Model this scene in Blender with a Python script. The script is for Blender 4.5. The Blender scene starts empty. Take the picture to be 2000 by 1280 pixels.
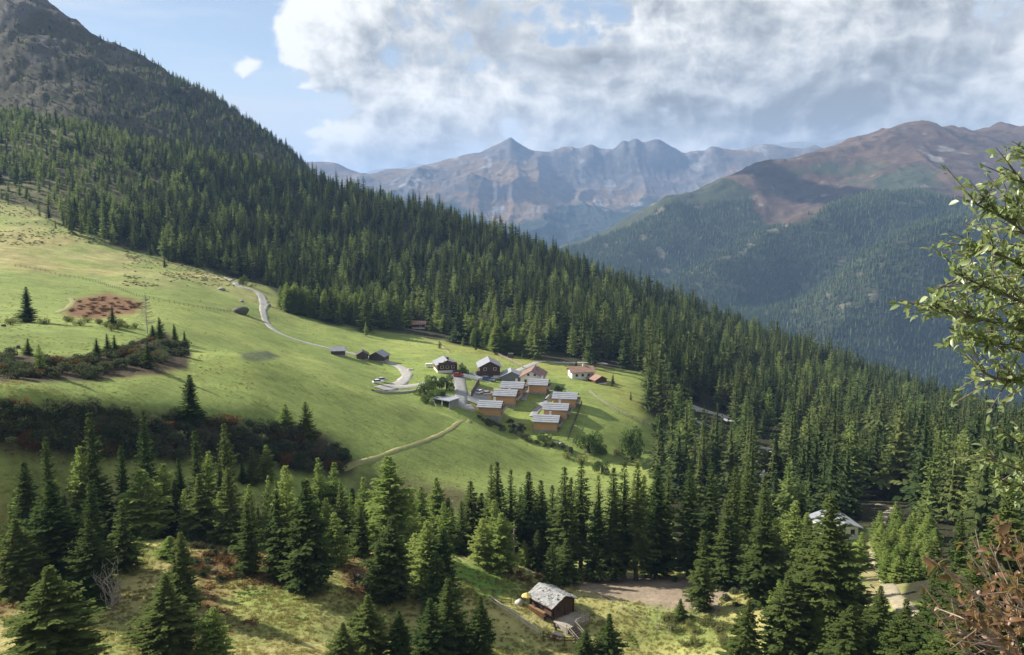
import bpy, math, random
import numpy as np
from mathutils import Vector, Matrix

# ------------------------------------------------------------------ camera, sky, sun, exposure
scene = bpy.context.scene
COL = scene.collection
PITCH = math.radians(8.21)
FPX = 1664.0                       # focal length in pixels of a 2000 px wide frame
SUN_EL = math.radians(30.0)
SUN_AZ = math.radians(-68.0)       # clockwise from +Y: to the left and a little behind the scene
SUN_DIR = Vector((math.sin(SUN_AZ) * math.cos(SUN_EL), math.cos(SUN_AZ) * math.cos(SUN_EL), math.sin(SUN_EL)))

cam_data = bpy.data.cameras.new("camera")
cam = bpy.data.objects.new("camera", cam_data)
COL.objects.link(cam)
cam.location = (0, 0, 0)
cam.rotation_euler = (math.pi / 2 - PITCH, 0, 0)
cam_data.sensor_fit = 'HORIZONTAL'
cam_data.sensor_width = 36.0
cam_data.lens = 36.0 * FPX / 2000.0
cam_data.clip_start = 0.2
cam_data.clip_end = 60000
scene.camera = cam

scene.view_settings.view_transform = 'Standard'
scene.view_settings.look = 'None'
scene.view_settings.exposure = 1.2
scene.view_settings.gamma = 1.0
scene.cycles.use_denoising = True
scene.cycles.max_bounces = 5
scene.cycles.diffuse_bounces = 2
scene.cycles.glossy_bounces = 2
scene.cycles.transmission_bounces = 3
scene.cycles.transparent_max_bounces = 6
scene.cycles.volume_bounces = 0

sun_data = bpy.data.lights.new("sun", 'SUN')
sun_data.energy = 5.0
sun_data.angle = math.radians(0.5)
sun_data.color = (1.0, 0.93, 0.82)
sun = bpy.data.objects.new("sun", sun_data)
COL.objects.link(sun)
sun.rotation_euler = (-SUN_DIR).to_track_quat('-Z', 'Y').to_euler()
sun.location = SUN_DIR * 500


class NT:
    """small helper for writing node trees"""
    def __init__(self, tree):
        self.t = tree
        self.n = tree.nodes
        self.l = tree.links

    def new(self, typ, **kw):
        nd = self.n.new(typ)
        for k, v in kw.items():
            setattr(nd, k, v)
        return nd

    def link(self, a, b):
        self.l.new(a, b)

    def _in(self, sock, v):
        if hasattr(v, 'is_output'):
            self.l.new(v, sock)
        elif v is not None:
            sock.default_value = v

    def math(self, op, a, b=None, c=None, clamp=False):
        nd = self.new('ShaderNodeMath', operation=op, use_clamp=clamp)
        self._in(nd.inputs[0], a)
        if b is not None: self._in(nd.inputs[1], b)
        if c is not None: self._in(nd.inputs[2], c)
        return nd.outputs[0]

    def smooth(self, v, a, b, o0=0.0, o1=1.0):
        nd = self.new('ShaderNodeMapRange', interpolation_type='SMOOTHSTEP')
        self._in(nd.inputs['Value'], v)
        self._in(nd.inputs['From Min'], a); self._in(nd.inputs['From Max'], b)
        self._in(nd.inputs['To Min'], o0); self._in(nd.inputs['To Max'], o1)
        return nd.outputs[0]

    def mix(self, f, a, b, blend='MIX'):
        nd = self.new('ShaderNodeMix', data_type='RGBA', blend_type=blend)
        self._in(nd.inputs[0], f)
        self._in(nd.inputs[6], a if hasattr(a, 'is_output') else tuple(a) + (1.0,) if len(a) == 3 else a)
        self._in(nd.inputs[7], b if hasattr(b, 'is_output') else tuple(b) + (1.0,) if len(b) == 3 else b)
        return nd.outputs[2]

    def noise(self, vec, scale, detail=4, rough=0.55, dist=0.0, lac=2.0):
        nd = self.new('ShaderNodeTexNoise')
        if vec is not None: self.l.new(vec, nd.inputs['Vector'])
        nd.inputs['Scale'].default_value = scale
        nd.inputs['Detail'].default_value = detail
        nd.inputs['Roughness'].default_value = rough
        nd.inputs['Distortion'].default_value = dist
        nd.inputs['Lacunarity'].default_value = lac
        return nd.outputs['Fac']


# ---- the sky: Nishita blue with a procedural cloud deck laid on the directions of the sky itself
SKY_STRENGTH = 0.056
CLOUD_LIGHT = 0.47
world = bpy.data.worlds.new("World")
scene.world = world
world.use_nodes = True
world.cycles.sampling_method = 'MANUAL'
world.cycles.sample_map_resolution = 512
W = NT(world.node_tree)
W.n.clear()
sky = W.new('ShaderNodeTexSky', sky_type='NISHITA')
sky.sun_disc = False
sky.sun_elevation = SUN_EL
sky.sun_rotation = SUN_AZ
sky.altitude = 1800
sky.air_density = 1.0
sky.dust_density = 0.6
sky.ozone_density = 1.2
# (the cloud deck is mixed over this sky below, once the noise helpers exist)

# ------------------------------------------------------------------ helpers
rng = np.random.default_rng(7)
random.seed(7)
CP, SP = math.cos(PITCH), math.sin(PITCH)


def pix_ct(px, py):
    """pixel of the 2000x1280 frame -> (x/y, z/y) of the line of sight through it"""
    u = (np.asarray(px, float) - 1000) / FPX
    v = (640 - np.asarray(py, float)) / FPX
    den = CP + v * SP
    return u / den, (-SP + v * CP) / den


def to_pix(x, y, z):
    f = y * CP - z * SP
    r = x; u = y * SP + z * CP
    return 1000 + FPX * r / f, 640 - FPX * u / f


def _hash(ix, iy, seed):
    h = (ix.astype(np.int64) * 374761393 + iy.astype(np.int64) * 668265263 + seed * 1442695041) & 0xffffffff
    h = ((h ^ (h >> 13)) * 1274126177) & 0xffffffff
    return ((h ^ (h >> 16)) & 0xffff) / 65535.0


def vnoise(x, y, seed=0):
    ix, iy = np.floor(x), np.floor(y)
    fx, fy = x - ix, y - iy
    fx = fx * fx * fx * (fx * (fx * 6 - 15) + 10); fy = fy * fy * fy * (fy * (fy * 6 - 15) + 10)
    a, b = _hash(ix, iy, seed), _hash(ix + 1, iy, seed)
    c, d = _hash(ix, iy + 1, seed), _hash(ix + 1, iy + 1, seed)
    return (a + (b - a) * fx) * (1 - fy) + (c + (d - c) * fx) * fy


def fbm(x, y, octaves=4, seed=0, gain=0.5):
    s, a, n = 0, 1.0, 0
    for o in range(octaves):
        s = s + a * (vnoise(x * 2 ** o + 17.3 * o, y * 2 ** o - 9.1 * o, seed + o) * 2 - 1); n += a; a *= gain
    return s / n


def ridged(x, y, octaves=5, seed=0, gain=0.5):
    s, a, n = 0, 1.0, 0
    for o in range(octaves):
        k = 1 - np.abs(vnoise(x * 2 ** o + 31.7 * o, y * 2 ** o + 5.9 * o, seed + o) * 2 - 1)
        s = s + a * k * k; n += a; a *= gain
    return s / n


def pchip_slopes(x, y):
    h = np.diff(x, axis=-1); dlt = np.diff(y, axis=-1) / h
    m = np.zeros_like(y)
    w1 = 2 * h[..., 1:] + h[..., :-1]; w2 = h[..., 1:] + 2 * h[..., :-1]
    with np.errstate(divide='ignore', invalid='ignore'):
        hm = (w1 + w2) / (w1 / dlt[..., :-1] + w2 / dlt[..., 1:])
    m[..., 1:-1] = np.where(dlt[..., :-1] * dlt[..., 1:] > 0, np.nan_to_num(hm), 0)
    m[..., 0] = dlt[..., 0]; m[..., -1] = dlt[..., -1]
    return m


def pchip(x, y, q):
    """x, y: (..., n) knots; q: (..., k)"""
    m = pchip_slopes(x, y)
    if x.ndim == 1:
        i = np.clip(np.searchsorted(x, q) - 1, 0, x.size - 2)
        g = lambda a, j: a[j]
    else:
        i = np.clip((q[:, :, None] >= x[:, None, :]).sum(-1) - 1, 0, x.shape[1] - 2)
        g = lambda a, j: np.take_along_axis(a, j, 1)
    x0, x1, y0, y1, m0, m1 = g(x, i), g(x, i + 1), g(y, i), g(y, i + 1), g(m, i), g(m, i + 1)
    h = x1 - x0; t = np.clip((q - x0) / h, 0, 1)
    t2, t3 = t * t, t * t * t
    return (2 * t3 - 3 * t2 + 1) * y0 + (t3 - 2 * t2 + t) * h * m0 + (-2 * t3 + 3 * t2) * y1 + (t3 - t2) * h * m1


def blur(a, n0, n1):
    for ax, n in ((0, n0), (1, n1)):
        if n < 1: continue
        k = np.exp(-0.5 * (np.arange(-3 * n, 3 * n + 1) / n) ** 2); k /= k.sum()
        p = np.pad(a, [(3 * n, 3 * n) if i == ax else (0, 0) for i in (0, 1)], mode='edge')
        out = np.zeros_like(a)
        for j, w in enumerate(k):
            out += w * (p[j:j + a.shape[0]] if ax == 0 else p[:, j:j + a.shape[1]])
        a = out
    return a


class Land:
    """a height field z(x, y), sampled on fans of azimuth (x/y) and log distance; rows = feature lines (y px, d m) per column px"""
    def __init__(self, px, rows, c0, c1, nc, d0, d1, nd, fixed=()):
        px = np.array(px, float)
        R = len(rows)
        self.c = np.linspace(c0, c1, nc); self.l = np.linspace(math.log(d0), math.log(d1), nd)
        L = np.zeros((nc, R + len(fixed))); T = np.zeros_like(L)
        for j, (d, t) in enumerate(fixed):
            L[:, j] = math.log(d); T[:, j] = t
        for k, (ys, ds) in enumerate(rows):
            ys = np.array(ys, float) * np.ones_like(px); ds = np.array(ds, float) * np.ones_like(px)
            cc, tt = pix_ct(px, ys)
            q = np.clip(self.c, cc[0], cc[-1])
            L[:, k + len(fixed)] = pchip(cc, np.log(ds), q)
            T[:, k + len(fixed)] = pchip(cc, tt, q)
        for k in range(1, L.shape[1]):
            L[:, k] = np.maximum(L[:, k], L[:, k - 1] + 0.008)
        self.T = np.zeros((nc, nd))
        for s in range(0, nc, 100):
            e = min(nc, s + 100)
            self.T[s:e] = pchip(L[s:e], T[s:e], np.repeat(self.l[None], e - s, 0))
        C, LL = np.meshgrid(self.c, self.l, indexing='ij')
        self.D = np.exp(LL); self.X = C * self.D

    def Z(self):
        return self.T * self.D

    def tan(self, c, l):
        i = np.clip((c - self.c[0]) / (self.c[1] - self.c[0]), 0, self.c.size - 1.001)
        j = np.clip((l - self.l[0]) / (self.l[1] - self.l[0]), 0, self.l.size - 1.001)
        i0, j0 = i.astype(int), j.astype(int); fi, fj = i - i0, j - j0
        T = self.T
        return (T[i0, j0] * (1 - fi) + T[i0 + 1, j0] * fi) * (1 - fj) + (T[i0, j0 + 1] * (1 - fi) + T[i0 + 1, j0 + 1] * fi) * fj

    def z(self, x, y):
        x, y = np.atleast_1d(np.asarray(x, float)), np.atleast_1d(np.asarray(y, float))
        return self.tan(x / y, np.log(y)) * y

    def at(self, px, py, dmin=40.0):
        """first ground point seen through a pixel, beyond dmin"""
        c, t = pix_ct(px, py)
        l = np.linspace(max(self.l[0], math.log(dmin)), self.l[-1], 6000)
        tt = self.tan(np.full_like(l, float(c)), l)
        hit = np.nonzero(tt >= t)[0]
        k = hit[0] if hit.size else int(np.argmax(tt))
        d = math.exp(l[k])
        return Vector((float(c) * d, d, float(tt[k]) * d))

    def on(self, px, d, py=700):
        """the ground at distance d under a pixel column"""
        c, _ = pix_ct(px, py)
        t = float(self.tan(np.array([float(c)]), np.array([math.log(d)]))[0])
        return Vector((float(c) * d, d, t * d))


def mesh_np(name, V, F, smooth=False):
    """V (n,3), F list of int arrays each (m,k)"""
    me = bpy.data.meshes.new(name)
    V = np.asarray(V, np.float32)
    F = [np.asarray(f, np.int32) for f in F if len(f)]
    me.vertices.add(len(V)); me.vertices.foreach_set('co', V.ravel())
    nl = sum(f.size for f in F); nf = sum(len(f) for f in F)
    me.loops.add(nl); me.loops.foreach_set('vertex_index', np.concatenate([f.ravel() for f in F]))
    me.polygons.add(nf)
    tot = np.concatenate([np.full(len(f), f.shape[1], np.int32) for f in F])
    st = np.concatenate([[0], np.cumsum(tot)[:-1]]).astype(np.int32)
    me.polygons.foreach_set('loop_start', st)
    me.update(calc_edges=True)
    if smooth:
        me.polygons.foreach_set('use_smooth', np.ones(nf, bool))
    me.validate()
    return me


def grid_faces(n0, n1):
    i, j = np.meshgrid(np.arange(n0 - 1), np.arange(n1 - 1), indexing='ij')
    a = (i * n1 + j).ravel()
    return np.stack([a, a + n1, a + n1 + 1, a + 1], 1)


def color_attr(me, name, rgb):
    at = me.attributes.new(name, 'FLOAT_COLOR', 'POINT')
    at.data.foreach_set('color', np.concatenate([rgb, np.ones((len(rgb), 1))], 1).astype(np.float32).ravel())


def link(name, me, parent=None, mats=()):
    o = bpy.data.objects.new(name, me)
    COL.objects.link(o)
    for m in mats:
        me.materials.append(m)
    if parent is not None:
        o.parent = parent
    return o


def tag(o, label=None, cat=None, group=None, kind=None):
    if label: o['label'] = label
    if cat: o['category'] = cat
    if group: o['group'] = group
    if kind: o['kind'] = kind
    return o


def empty(name, loc, rz=0.0, **kw):
    o = bpy.data.objects.new(name, None)
    o.empty_display_size = 0.5
    COL.objects.link(o)
    o.location = loc
    o.rotation_euler = (0, 0, rz)
    return tag(o, **kw)


def in_poly(px, py, poly):
    P = np.array(poly, float)
    inside = np.zeros(np.shape(px), bool)
    x1, y1 = P[-1]
    for x2, y2 in P:
        cond = ((y1 > py) != (y2 > py))
        with np.errstate(divide='ignore', invalid='ignore'):
            xi = (x2 - x1) * (py - y1) / (y2 - y1) + x1
        inside ^= cond & (px < xi)
        x1, y1 = x2, y2
    return inside


def mat(name):
    m = bpy.data.materials.new(name)
    m.use_nodes = True
    N = NT(m.node_tree)
    bs = N.n['Principled BSDF']
    return m, N, bs

# ------------------------------------------------------------------ the cloud deck, computed once over all directions of the sky
def sky_dir(px, py):
    u, v = (px - 1000) / FPX, (640 - py) / FPX
    y, z = CP + v * SP, -SP + v * CP
    return math.degrees(math.atan2(u, y)), math.degrees(math.atan2(z, math.hypot(u, y)))


SW, SH = 4096, 1536                            # columns are packed towards +Y, rows run from the horizon to the zenith
KA = 3.0; HALF = math.atan(KA * math.pi)
A_ = np.degrees(np.tan(((np.arange(SW) + 0.5) / SW - 0.5) * 2 * HALF) / KA)
E_ = (np.arange(SH) + 0.5) / SH * 90
A2, E2 = np.meshgrid(A_, E_)


def shifted(f, da, de):
    """the field f seen da degrees to the left and de degrees higher"""
    c = (np.arctan(np.radians(A_ - da) * KA) / (2 * HALF) + 0.5) * SW - 0.5
    r = np.arange(SH) + de * SH / 90
    return f[np.clip(np.rint(r), 0, SH - 1).astype(int)][:, np.clip(np.rint(c), 0, SW - 1).astype(int)]


DEG = 2000 / 62.0                              # about this many frame pixels per degree


def blob(px, py, w, h, amp):
    a, e = sky_dir(px, py)
    return amp * np.exp(-((A2 - a) * DEG / w) ** 2 - ((E2 - e) * DEG / h) ** 2)


def sst(v, a, b):
    t = np.clip((v - a) / (b - a), 0, 1)
    return t * t * (3 - 2 * t)


def billow(x, y, octaves, seed):
    s, a, n = 0, 1.0, 0
    for o in range(octaves):
        s = s + a * (1 - np.abs(vnoise(x * 2 ** o + 7.1 * o, y * 2 ** o + 3.3 * o, seed + o) * 2 - 1) ** 0.8); n += a; a *= 0.52
    return s / n


xs, ys = A2 / 6.6, E2 / 5.3
wx, wy = fbm(xs * 1.1, ys * 1.1, 4, 301) * 0.16, fbm(xs * 1.1, ys * 1.1, 4, 302) * 0.16
big = fbm(xs * 0.9 + wx, ys * 0.9 + wy, 3, 310, 0.5)
puff = billow((xs + wx) * 1.9, (ys + wy) * 1.9, 7, 320) - 0.56
fine_n = fbm((xs + wx) * 5, (ys + wy) * 5, 6, 330, 0.6)
shape = 1.15 * big + 1.75 * puff + 0.26 * fine_n
a480, a800 = sky_dir(500, 60)[0], sky_dir(820, 60)[0]
cover = -0.64 + 0.72 * sst(A2, a480, a800) + 0.62 * sst(A2, sky_dir(950, 60)[0], sky_dir(1350, 60)[0])
for args in [(640, 70, 110, 120, 0.50), (590, 60, 46, 90, 0.30), (610, 0, 60, 60, 0.30), (790, 165, 130, 50, 0.40), (464, 144, 30, 14, 0.80), (488, 130, 26, 20, 0.72), (530, 128, 16, 60, -0.6), (900, 60, 220, 130, 0.22), (705, 240, 80, 18, 0.95),
             (700, 292, 170, 22, 0.90), (640, 262, 90, 12, 0.6), (760, 322, 120, 14, 0.7), (1150, 130, 380, 150, 0.28), (1550, 170, 500, 170, 0.42), (600, 215, 130, 22, -0.40), (820, 218, 70, 22, -0.30), (540, 262, 60, 24, -0.45),
             (1200, 262, 260, 12, 0.10), (400, 60, 130, 160, -0.35), (1800, 230, 240, 50, 0.35), (3200, 100, 900, 900, 0.2), (-900, 300, 700, 600, 0.15)]:
    cover = cover + blob(*args)
dens = cover + shape
alpha = sst(dens, -0.14, 0.34)
thick = np.clip(dens + 0.15, 0, 1.5)
# light marched through the deck towards the sun (which stands to the left and above)
trans = np.zeros_like(dens)
for k in range(1, 11):
    trans += shifted(thick, k * 0.37, k * 0.40) * (1.0 if k < 5 else 0.6)
trans /= 7.0
light = np.exp(-1.45 * trans)
under = np.zeros_like(dens)
for args in [(1150, 112, 95, 26, 0.62), (1040, 15, 130, 40, 0.34), (700, 190, 120, 16, 0.12), (1330, 238, 330, 28, 0.16), (1600, 215, 260, 50, 0.12), (950, 85, 60, 40, 0.30), (1850, 150, 260, 90, 0.05),
             (1240, 40, 150, 46, -0.16), (1450, 110, 160, 50, -0.10), (640, 80, 150, 120, -0.16), (870, 190, 200, 60, -0.14), (1600, 30, 260, 60, -0.06)]:
    under = under + blob(*args)
bumps = 1.5 * puff + 0.35 * fine_n + 0.5 * big
rel = bumps - shifted(bumps, 0.45, 0.55)                  # sides turned to the sun against sides turned away
rel += 0.7 * (bumps - shifted(bumps, 1.3, 1.5))
val = 0.50 + 0.46 * light + 0.135 * np.clip(rel, -1.2, 0.9) - 0.7 * under * sst(dens, 0.0, 0.5) * (1 + 0.8 * fine_n) + 0.15 * fine_n + 0.16 * big + 0.12 * puff
val = np.where(val < 0.5, 0.5 - 0.22 * np.tanh((0.5 - val) / 0.22), val)
val = np.clip(0.80 + (val - 0.80) * 1.12, 0.3, 1.02)
cool = 1 - sst(val, 0.45, 0.88)
rgb_c = np.stack([val * (1 - 0.07 * cool), val * (1 - 0.03 * cool), val * (0.975 + 0.02 * cool)], -1)
# a thin high veil, in long streaks
veil = 0.34 + 0.55 * sst(fbm(A2 / 16.0, E2 / 2.0, 6, 350, 0.55), -0.25, 0.5) + 0.70 * sst(-E2, -10, -3)
veil = np.clip(veil, 0, 0.97)
veil_c = np.array((0.70, 0.77, 0.86))
al = alpha[..., None]
rgb_s = (rgb_c * al + veil_c * veil[..., None] * (1 - al))
al_s = al[..., 0] + veil * (1 - al[..., 0])
pix = np.zeros((SH, SW, 4), np.float32)
pix[..., :3] = rgb_s / np.maximum(al_s, 1e-3)[..., None]
pix[..., 3] = al_s
clouds = bpy.data.images.new("clouds", SW, SH, alpha=True, float_buffer=True)
clouds.colorspace_settings.name = 'Non-Color'
clouds.alpha_mode = 'CHANNEL_PACKED'
clouds.pixels.foreach_set(pix.ravel())
clouds.update()
tc = W.new('ShaderNodeTexCoord')
sep = W.new('ShaderNodeSeparateXYZ'); W.link(tc.outputs['Generated'], sep.inputs[0])
uv = W.new('ShaderNodeCombineXYZ')
az_ = W.math('ARCTANGENT', W.math('MULTIPLY', W.math('ARCTAN2', sep.outputs[0], sep.outputs[1]), KA))
W.link(W.math('ADD', W.math('DIVIDE', az_, 2 * HALF), 0.5), uv.inputs[0])
W.link(W.math('DIVIDE', W.math('ARCSINE', sep.outputs[2]), math.pi / 2), uv.inputs[1])
env = W.new('ShaderNodeTexImage'); env.image = clouds; env.extension = 'EXTEND'
W.link(uv.outputs[0], env.inputs[0])
vm = W.new('ShaderNodeVectorMath', operation='SCALE')
W.link(env.outputs['Color'], vm.inputs[0]); vm.inputs['Scale'].default_value = CLOUD_LIGHT / SKY_STRENGTH
bg = W.new('ShaderNodeBackground')
W.link(W.mix(W.math('MULTIPLY', env.outputs['Alpha'], W.math('GREATER_THAN', sep.outputs[2], -0.02)), sky.outputs[0], vm.outputs[0]), bg.inputs[0])
bg.inputs[1].default_value = SKY_STRENGTH
wo = W.new('ShaderNodeOutputWorld'); W.link(bg.outputs[0], wo.inputs[0])
del pix, A2, E2, xs, ys, wx, wy, big, puff, fine_n, shape, dens, thick, trans, light, under, bumps, rel, val, rgb_c, rgb_s, al, al_s, alpha, veil, cover

# ------------------------------------------------------------------ the land: near slopes, village terrace, forest spur, left mountain
PX = [-400, 0, 150, 300, 450, 600, 750, 900, 1000, 1100, 1250, 1400, 1550, 1700, 1850, 2000, 2400]
ROWS = [
    ([1290] * 17, [78, 84, 86, 88, 92, 96, 102, 106, 108, 110, 112, 108, 100, 92, 80, 70, 60]),
    ([1180] * 17, [96, 101, 105, 108, 112, 113, 118, 121, 124, 126, 126, 124, 118, 112, 100, 90, 80]),
    ([1090, 1075, 1060, 1050, 1062, 1085, 1070, 1085, 1100, 1130, 1128, 1130, 1120, 1095, 1090, 1080, 1090],
     [118, 124, 132, 138, 138, 135, 142, 144, 146, 142, 146, 142, 140, 148, 135, 130, 120]),
    ([1100, 1095, 1080, 1065, 1075, 1090, 1090, 1080, 1085, 1095, 1085, 1075, 1060, 1040, 1030, 1030, 1040],
     [140, 146, 152, 158, 160, 160, 162, 165, 170, 172, 175, 175, 170, 172, 172, 175, 180]),
    ([960, 925, 935, 945, 965, 980, 990, 985, 990, 1010, 1030, 1010, 990, 985, 975, 965, 960],
     [172, 182, 184, 186, 188, 190, 188, 190, 195, 200, 205, 215, 215, 210, 220, 225, 230]),
    ([905, 893, 897, 902, 915, 925, 960, 958, 965, 975, 990, 960, 945, 945, 935, 920, 925],
     [196, 204, 205, 206, 205, 203, 198, 198, 205, 215, 225, 245, 255, 250, 265, 270, 280]),
    ([800, 790, 795, 806, 820, 845, 900, 920, 932, 945, 955, 920, 900, 905, 900, 895, 925],
     [216, 222, 222, 222, 225, 230, 222, 217, 222, 230, 240, 275, 295, 290, 310, 320, 330]),
    ([760, 755, 760, 765, 738, 768, 812, 845, 885, 925, 935, 880, 860, 865, 870, 880, 940],
     [232, 240, 242, 243, 256, 249, 243, 239, 237, 237, 255, 305, 340, 345, 360, 385, 380]),
    ([735, 738, 735, 715, 690, 728, 772, 813, 858, 912, 915, 850, 825, 840, 852, 872, 950],
     [246, 252, 256, 266, 276, 265, 258, 250, 245, 240, 272, 335, 380, 400, 410, 430, 400]),
    ([700, 692, 690, 672, 686, 724, 776, 828, 872, 920, 900, 820, 790, 815, 838, 866, 955],
     [262, 266, 268, 278, 290, 288, 284, 272, 265, 262, 288, 365, 430, 450, 460, 465, 420]),
    ([650, 655, 650, 645, 670, 700, 752, 800, 850, 865, 850, 790, 760, 795, 826, 862, 957],
     [286, 290, 300, 310, 315, 320, 318, 296, 283, 282, 300, 400, 480, 500, 505, 500, 440]),
    ([620, 622, 615, 605, 630, 660, 705, 745, 762, 768, 770, 750, 738, 778, 818, 858, 958],
     [320, 325, 345, 365, 375, 385, 365, 330, 328, 328, 345, 450, 530, 540, 540, 530, 460]),
    ([530, 520, 530, 540, 560, 600, 640, 665, 685, 705, 715, 710, 715, 765, 812, 855, 959],
     [410, 440, 455, 460, 480, 465, 455, 440, 425, 405, 415, 530, 580, 580, 570, 555, 480]),
    ([400, 405, 440, 490, 520, 545, 585, 600, 615, 635, 645, 668, 697, 755, 807, 853, 959],
     [580, 590, 570, 560, 560, 560, 550, 540, 530, 520, 540, 620, 630, 615, 600, 580, 500]),
    ([330, 320, 345, 385, 420, 445, 480, 505, 530, 562, 606, 652, 696, 752, 804, 851, 960],
     [740, 730, 710, 700, 700, 710, 710, 690, 680, 670, 660, 680, 670, 645, 625, 600, 530]),
    ([240, 230, 252, 290, 325, 362, 403, 440, 477, 517, 578, 632, 690, 748, 802, 850, 961],
     [900, 900, 880, 870, 870, 880, 870, 850, 830, 810, 780, 750, 715, 680, 650, 620, 560]),
    ([240, 235, 262, 307, 350, 392, 450, 500, 540, 590, 655, 715, 770, 835, 880, 930, 1040],
     [1000, 990, 970, 960, 960, 970, 960, 940, 920, 900, 870, 840, 800, 765, 735, 700, 640]),
    ([100, 120, 165, 215, 270, 348, 520, 600, 650, 700, 780, 840, 900, 960, 1010, 1060, 1150],
     [1200, 1180, 1150, 1130, 1100, 1080, 1150, 1150, 1150, 1150, 1100, 1050, 1000, 950, 900, 900, 850]),
    ([-130, -60, 46, 128, 216, 330, 640, 700, 740, 760, 810, 860, 920, 980, 1030, 1080, 1180],
     [1600, 1500, 1420, 1350, 1250, 1150, 1400, 1400, 1400, 1400, 1400, 1350, 1300, 1250, 1200, 1200, 1150]),
    ([-60, 0, 100, 190, 290, 420, 700, 740, 770, 790, 830, 870, 900, 930, 960, 1000, 1100],
     [2000, 1900, 1800, 1700, 1600, 1550, 1900, 1900, 1900, 1900, 1900, 1900, 1900, 1900, 1900, 1900, 1900]),
]
# the left half of the bowl lies nearer and higher: the meadow there tilts to the right, away from the sun
NEARER = {-400: 0.70, 0: 0.76, 150: 0.80, 300: 0.86, 450: 0.93}
for r_, wgt in zip(range(4, 13), (0.82, 0.92, 1, 1, 1, 1, 1, 0.8, 0.4)):
    ROWS[r_] = (ROWS[r_][0], [d_ * (1 - (1 - NEARER.get(p_, 1.0)) * wgt) for p_, d_ in zip(PX, ROWS[r_][1])])
ROWS[3] = (ROWS[3][0], [d_ * (0.94 if p_ <= 150 else 1) for p_, d_ in zip(PX, ROWS[3][1])])
ROWS[7] = ([742, 742, 748, 735, 735, 768, 812, 840] + ROWS[7][0][8:], ROWS[7][1])
for k_, z0_, gx_ in ((6, -77.2, -0.46), (7, -77.3, -0.44), (8, -77.3, -0.42)):
    dd_ = list(ROWS[k_][1])
    for i_ in range(1, 9):
        c_, t_ = pix_ct(PX[i_], ROWS[k_][0][i_]); dd_[i_] = z0_ / (float(t_) - gx_ * float(c_))
    ROWS[k_] = (ROWS[k_][0], dd_)
ROWS[5] = (ROWS[5][0], ROWS[5][1][:1] + [146, 156, 166, 178, 190, 193] + ROWS[5][1][7:])
ROWS[4] = (ROWS[4][0], ROWS[4][1][:1] + [141, 150, 158, 168, 178, 182] + ROWS[4][1][7:])
ROWS[3] = (ROWS[3][0], ROWS[3][1][:1] + [134, 142, 149, 155, 158] + ROWS[3][1][6:])
ROWS[6][1][9], ROWS[7][1][9], ROWS[8][1][9] = 240, 258, 268
ROWS[9] = (ROWS[9][0], [max(a_, b_ + 9) if i_ < 10 else a_ for i_, (a_, b_) in enumerate(zip(ROWS[9][1], ROWS[8][1]))])
ROWS[10] = (ROWS[10][0], [max(a_, b_ + 9) if i_ < 10 else a_ for i_, (a_, b_) in enumerate(zip(ROWS[10][1], ROWS[9][1]))])
land = Land(PX, ROWS, -0.92, 0.92, 860, 1.6, 2200, 980, fixed=((1.5, -1.35), (12, -0.80), (40, -0.66)))
land.T = blur(land.T, 5, 3)
LX, LY, LZ = land.X, land.D, land.Z()
LPX, LPY = to_pix(LX, LY, LZ)


def wob(s, a, seed):
    return fbm(LX / s, LY / s, 3, seed) * a


JX = LPX + wob(9, 12, 1) * np.clip(150 / LY, 0.4, 1.5) * 2
JY = LPY + wob(7, 5, 2) * np.clip(200 / LY, 0.3, 2.0)
LN = np.zeros_like(LX)

# ---- zones: what grows where
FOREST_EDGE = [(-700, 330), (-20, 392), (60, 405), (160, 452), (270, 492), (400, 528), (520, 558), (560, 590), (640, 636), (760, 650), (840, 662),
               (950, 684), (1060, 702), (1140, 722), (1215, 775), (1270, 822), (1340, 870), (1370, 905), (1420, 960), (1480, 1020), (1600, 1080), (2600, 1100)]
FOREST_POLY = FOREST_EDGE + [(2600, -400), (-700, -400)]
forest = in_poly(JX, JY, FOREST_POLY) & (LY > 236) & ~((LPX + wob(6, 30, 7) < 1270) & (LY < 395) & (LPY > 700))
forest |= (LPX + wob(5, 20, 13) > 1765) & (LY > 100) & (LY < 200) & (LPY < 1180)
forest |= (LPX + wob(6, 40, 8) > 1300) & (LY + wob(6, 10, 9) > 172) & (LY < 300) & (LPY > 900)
scrub_bank = in_poly(JX, JY, [(-300, 790), (0, 788), (300, 806), (450, 822), (560, 838), (640, 850), (700, 905), (690, 935), (640, 930), (560, 920), (300, 900), (0, 893), (-300, 900)]) & (LY > 138) & (LY < 238)
scrub_bank2 = in_poly(JX, JY, [(-300, 690), (40, 690), (180, 700), (250, 668), (330, 650), (372, 690), (360, 720), (200, 742), (0, 748), (-300, 750)]) & (LY > 152) & (LY < 300)
rust = in_poly(JX, JY, [(120, 612), (150, 585), (215, 572), (285, 592), (262, 615), (180, 625)])
rust |= in_poly(JX, JY, [(205, 728), (240, 695), (330, 700), (362, 715), (300, 726), (240, 736)])
brown_fore = (LY > 60) & (LY < 150) & (LPX < 700) & (LPY > 1030) & (fbm(LX / 14, LY / 14, 3, 5) + 0.35 * np.exp(-((LPX - 440) / 180) ** 2 - ((LPY - 1255) / 60) ** 2) > 0.16)
brown_fore |= in_poly(JX, JY, [(300, 1060), (470, 1068), (520, 1120), (420, 1150), (350, 1100)]) & (LY < 150) & (fbm(LX / 5, LY / 5, 2, 6) > -0.1)
brown_fore |= in_poly(JX, JY, [(640, 1085), (760, 1110), (770, 1190), (690, 1160)]) & (LY < 150)
low_brown = in_poly(JX, JY, [(690, 930), (790, 935), (900, 950), (930, 985), (880, 1010), (700, 1000)]) & (LY > 185) & (LY < 225)
pasture = (LPY < 560) & (LPX < 560) & (LY > 380)
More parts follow.
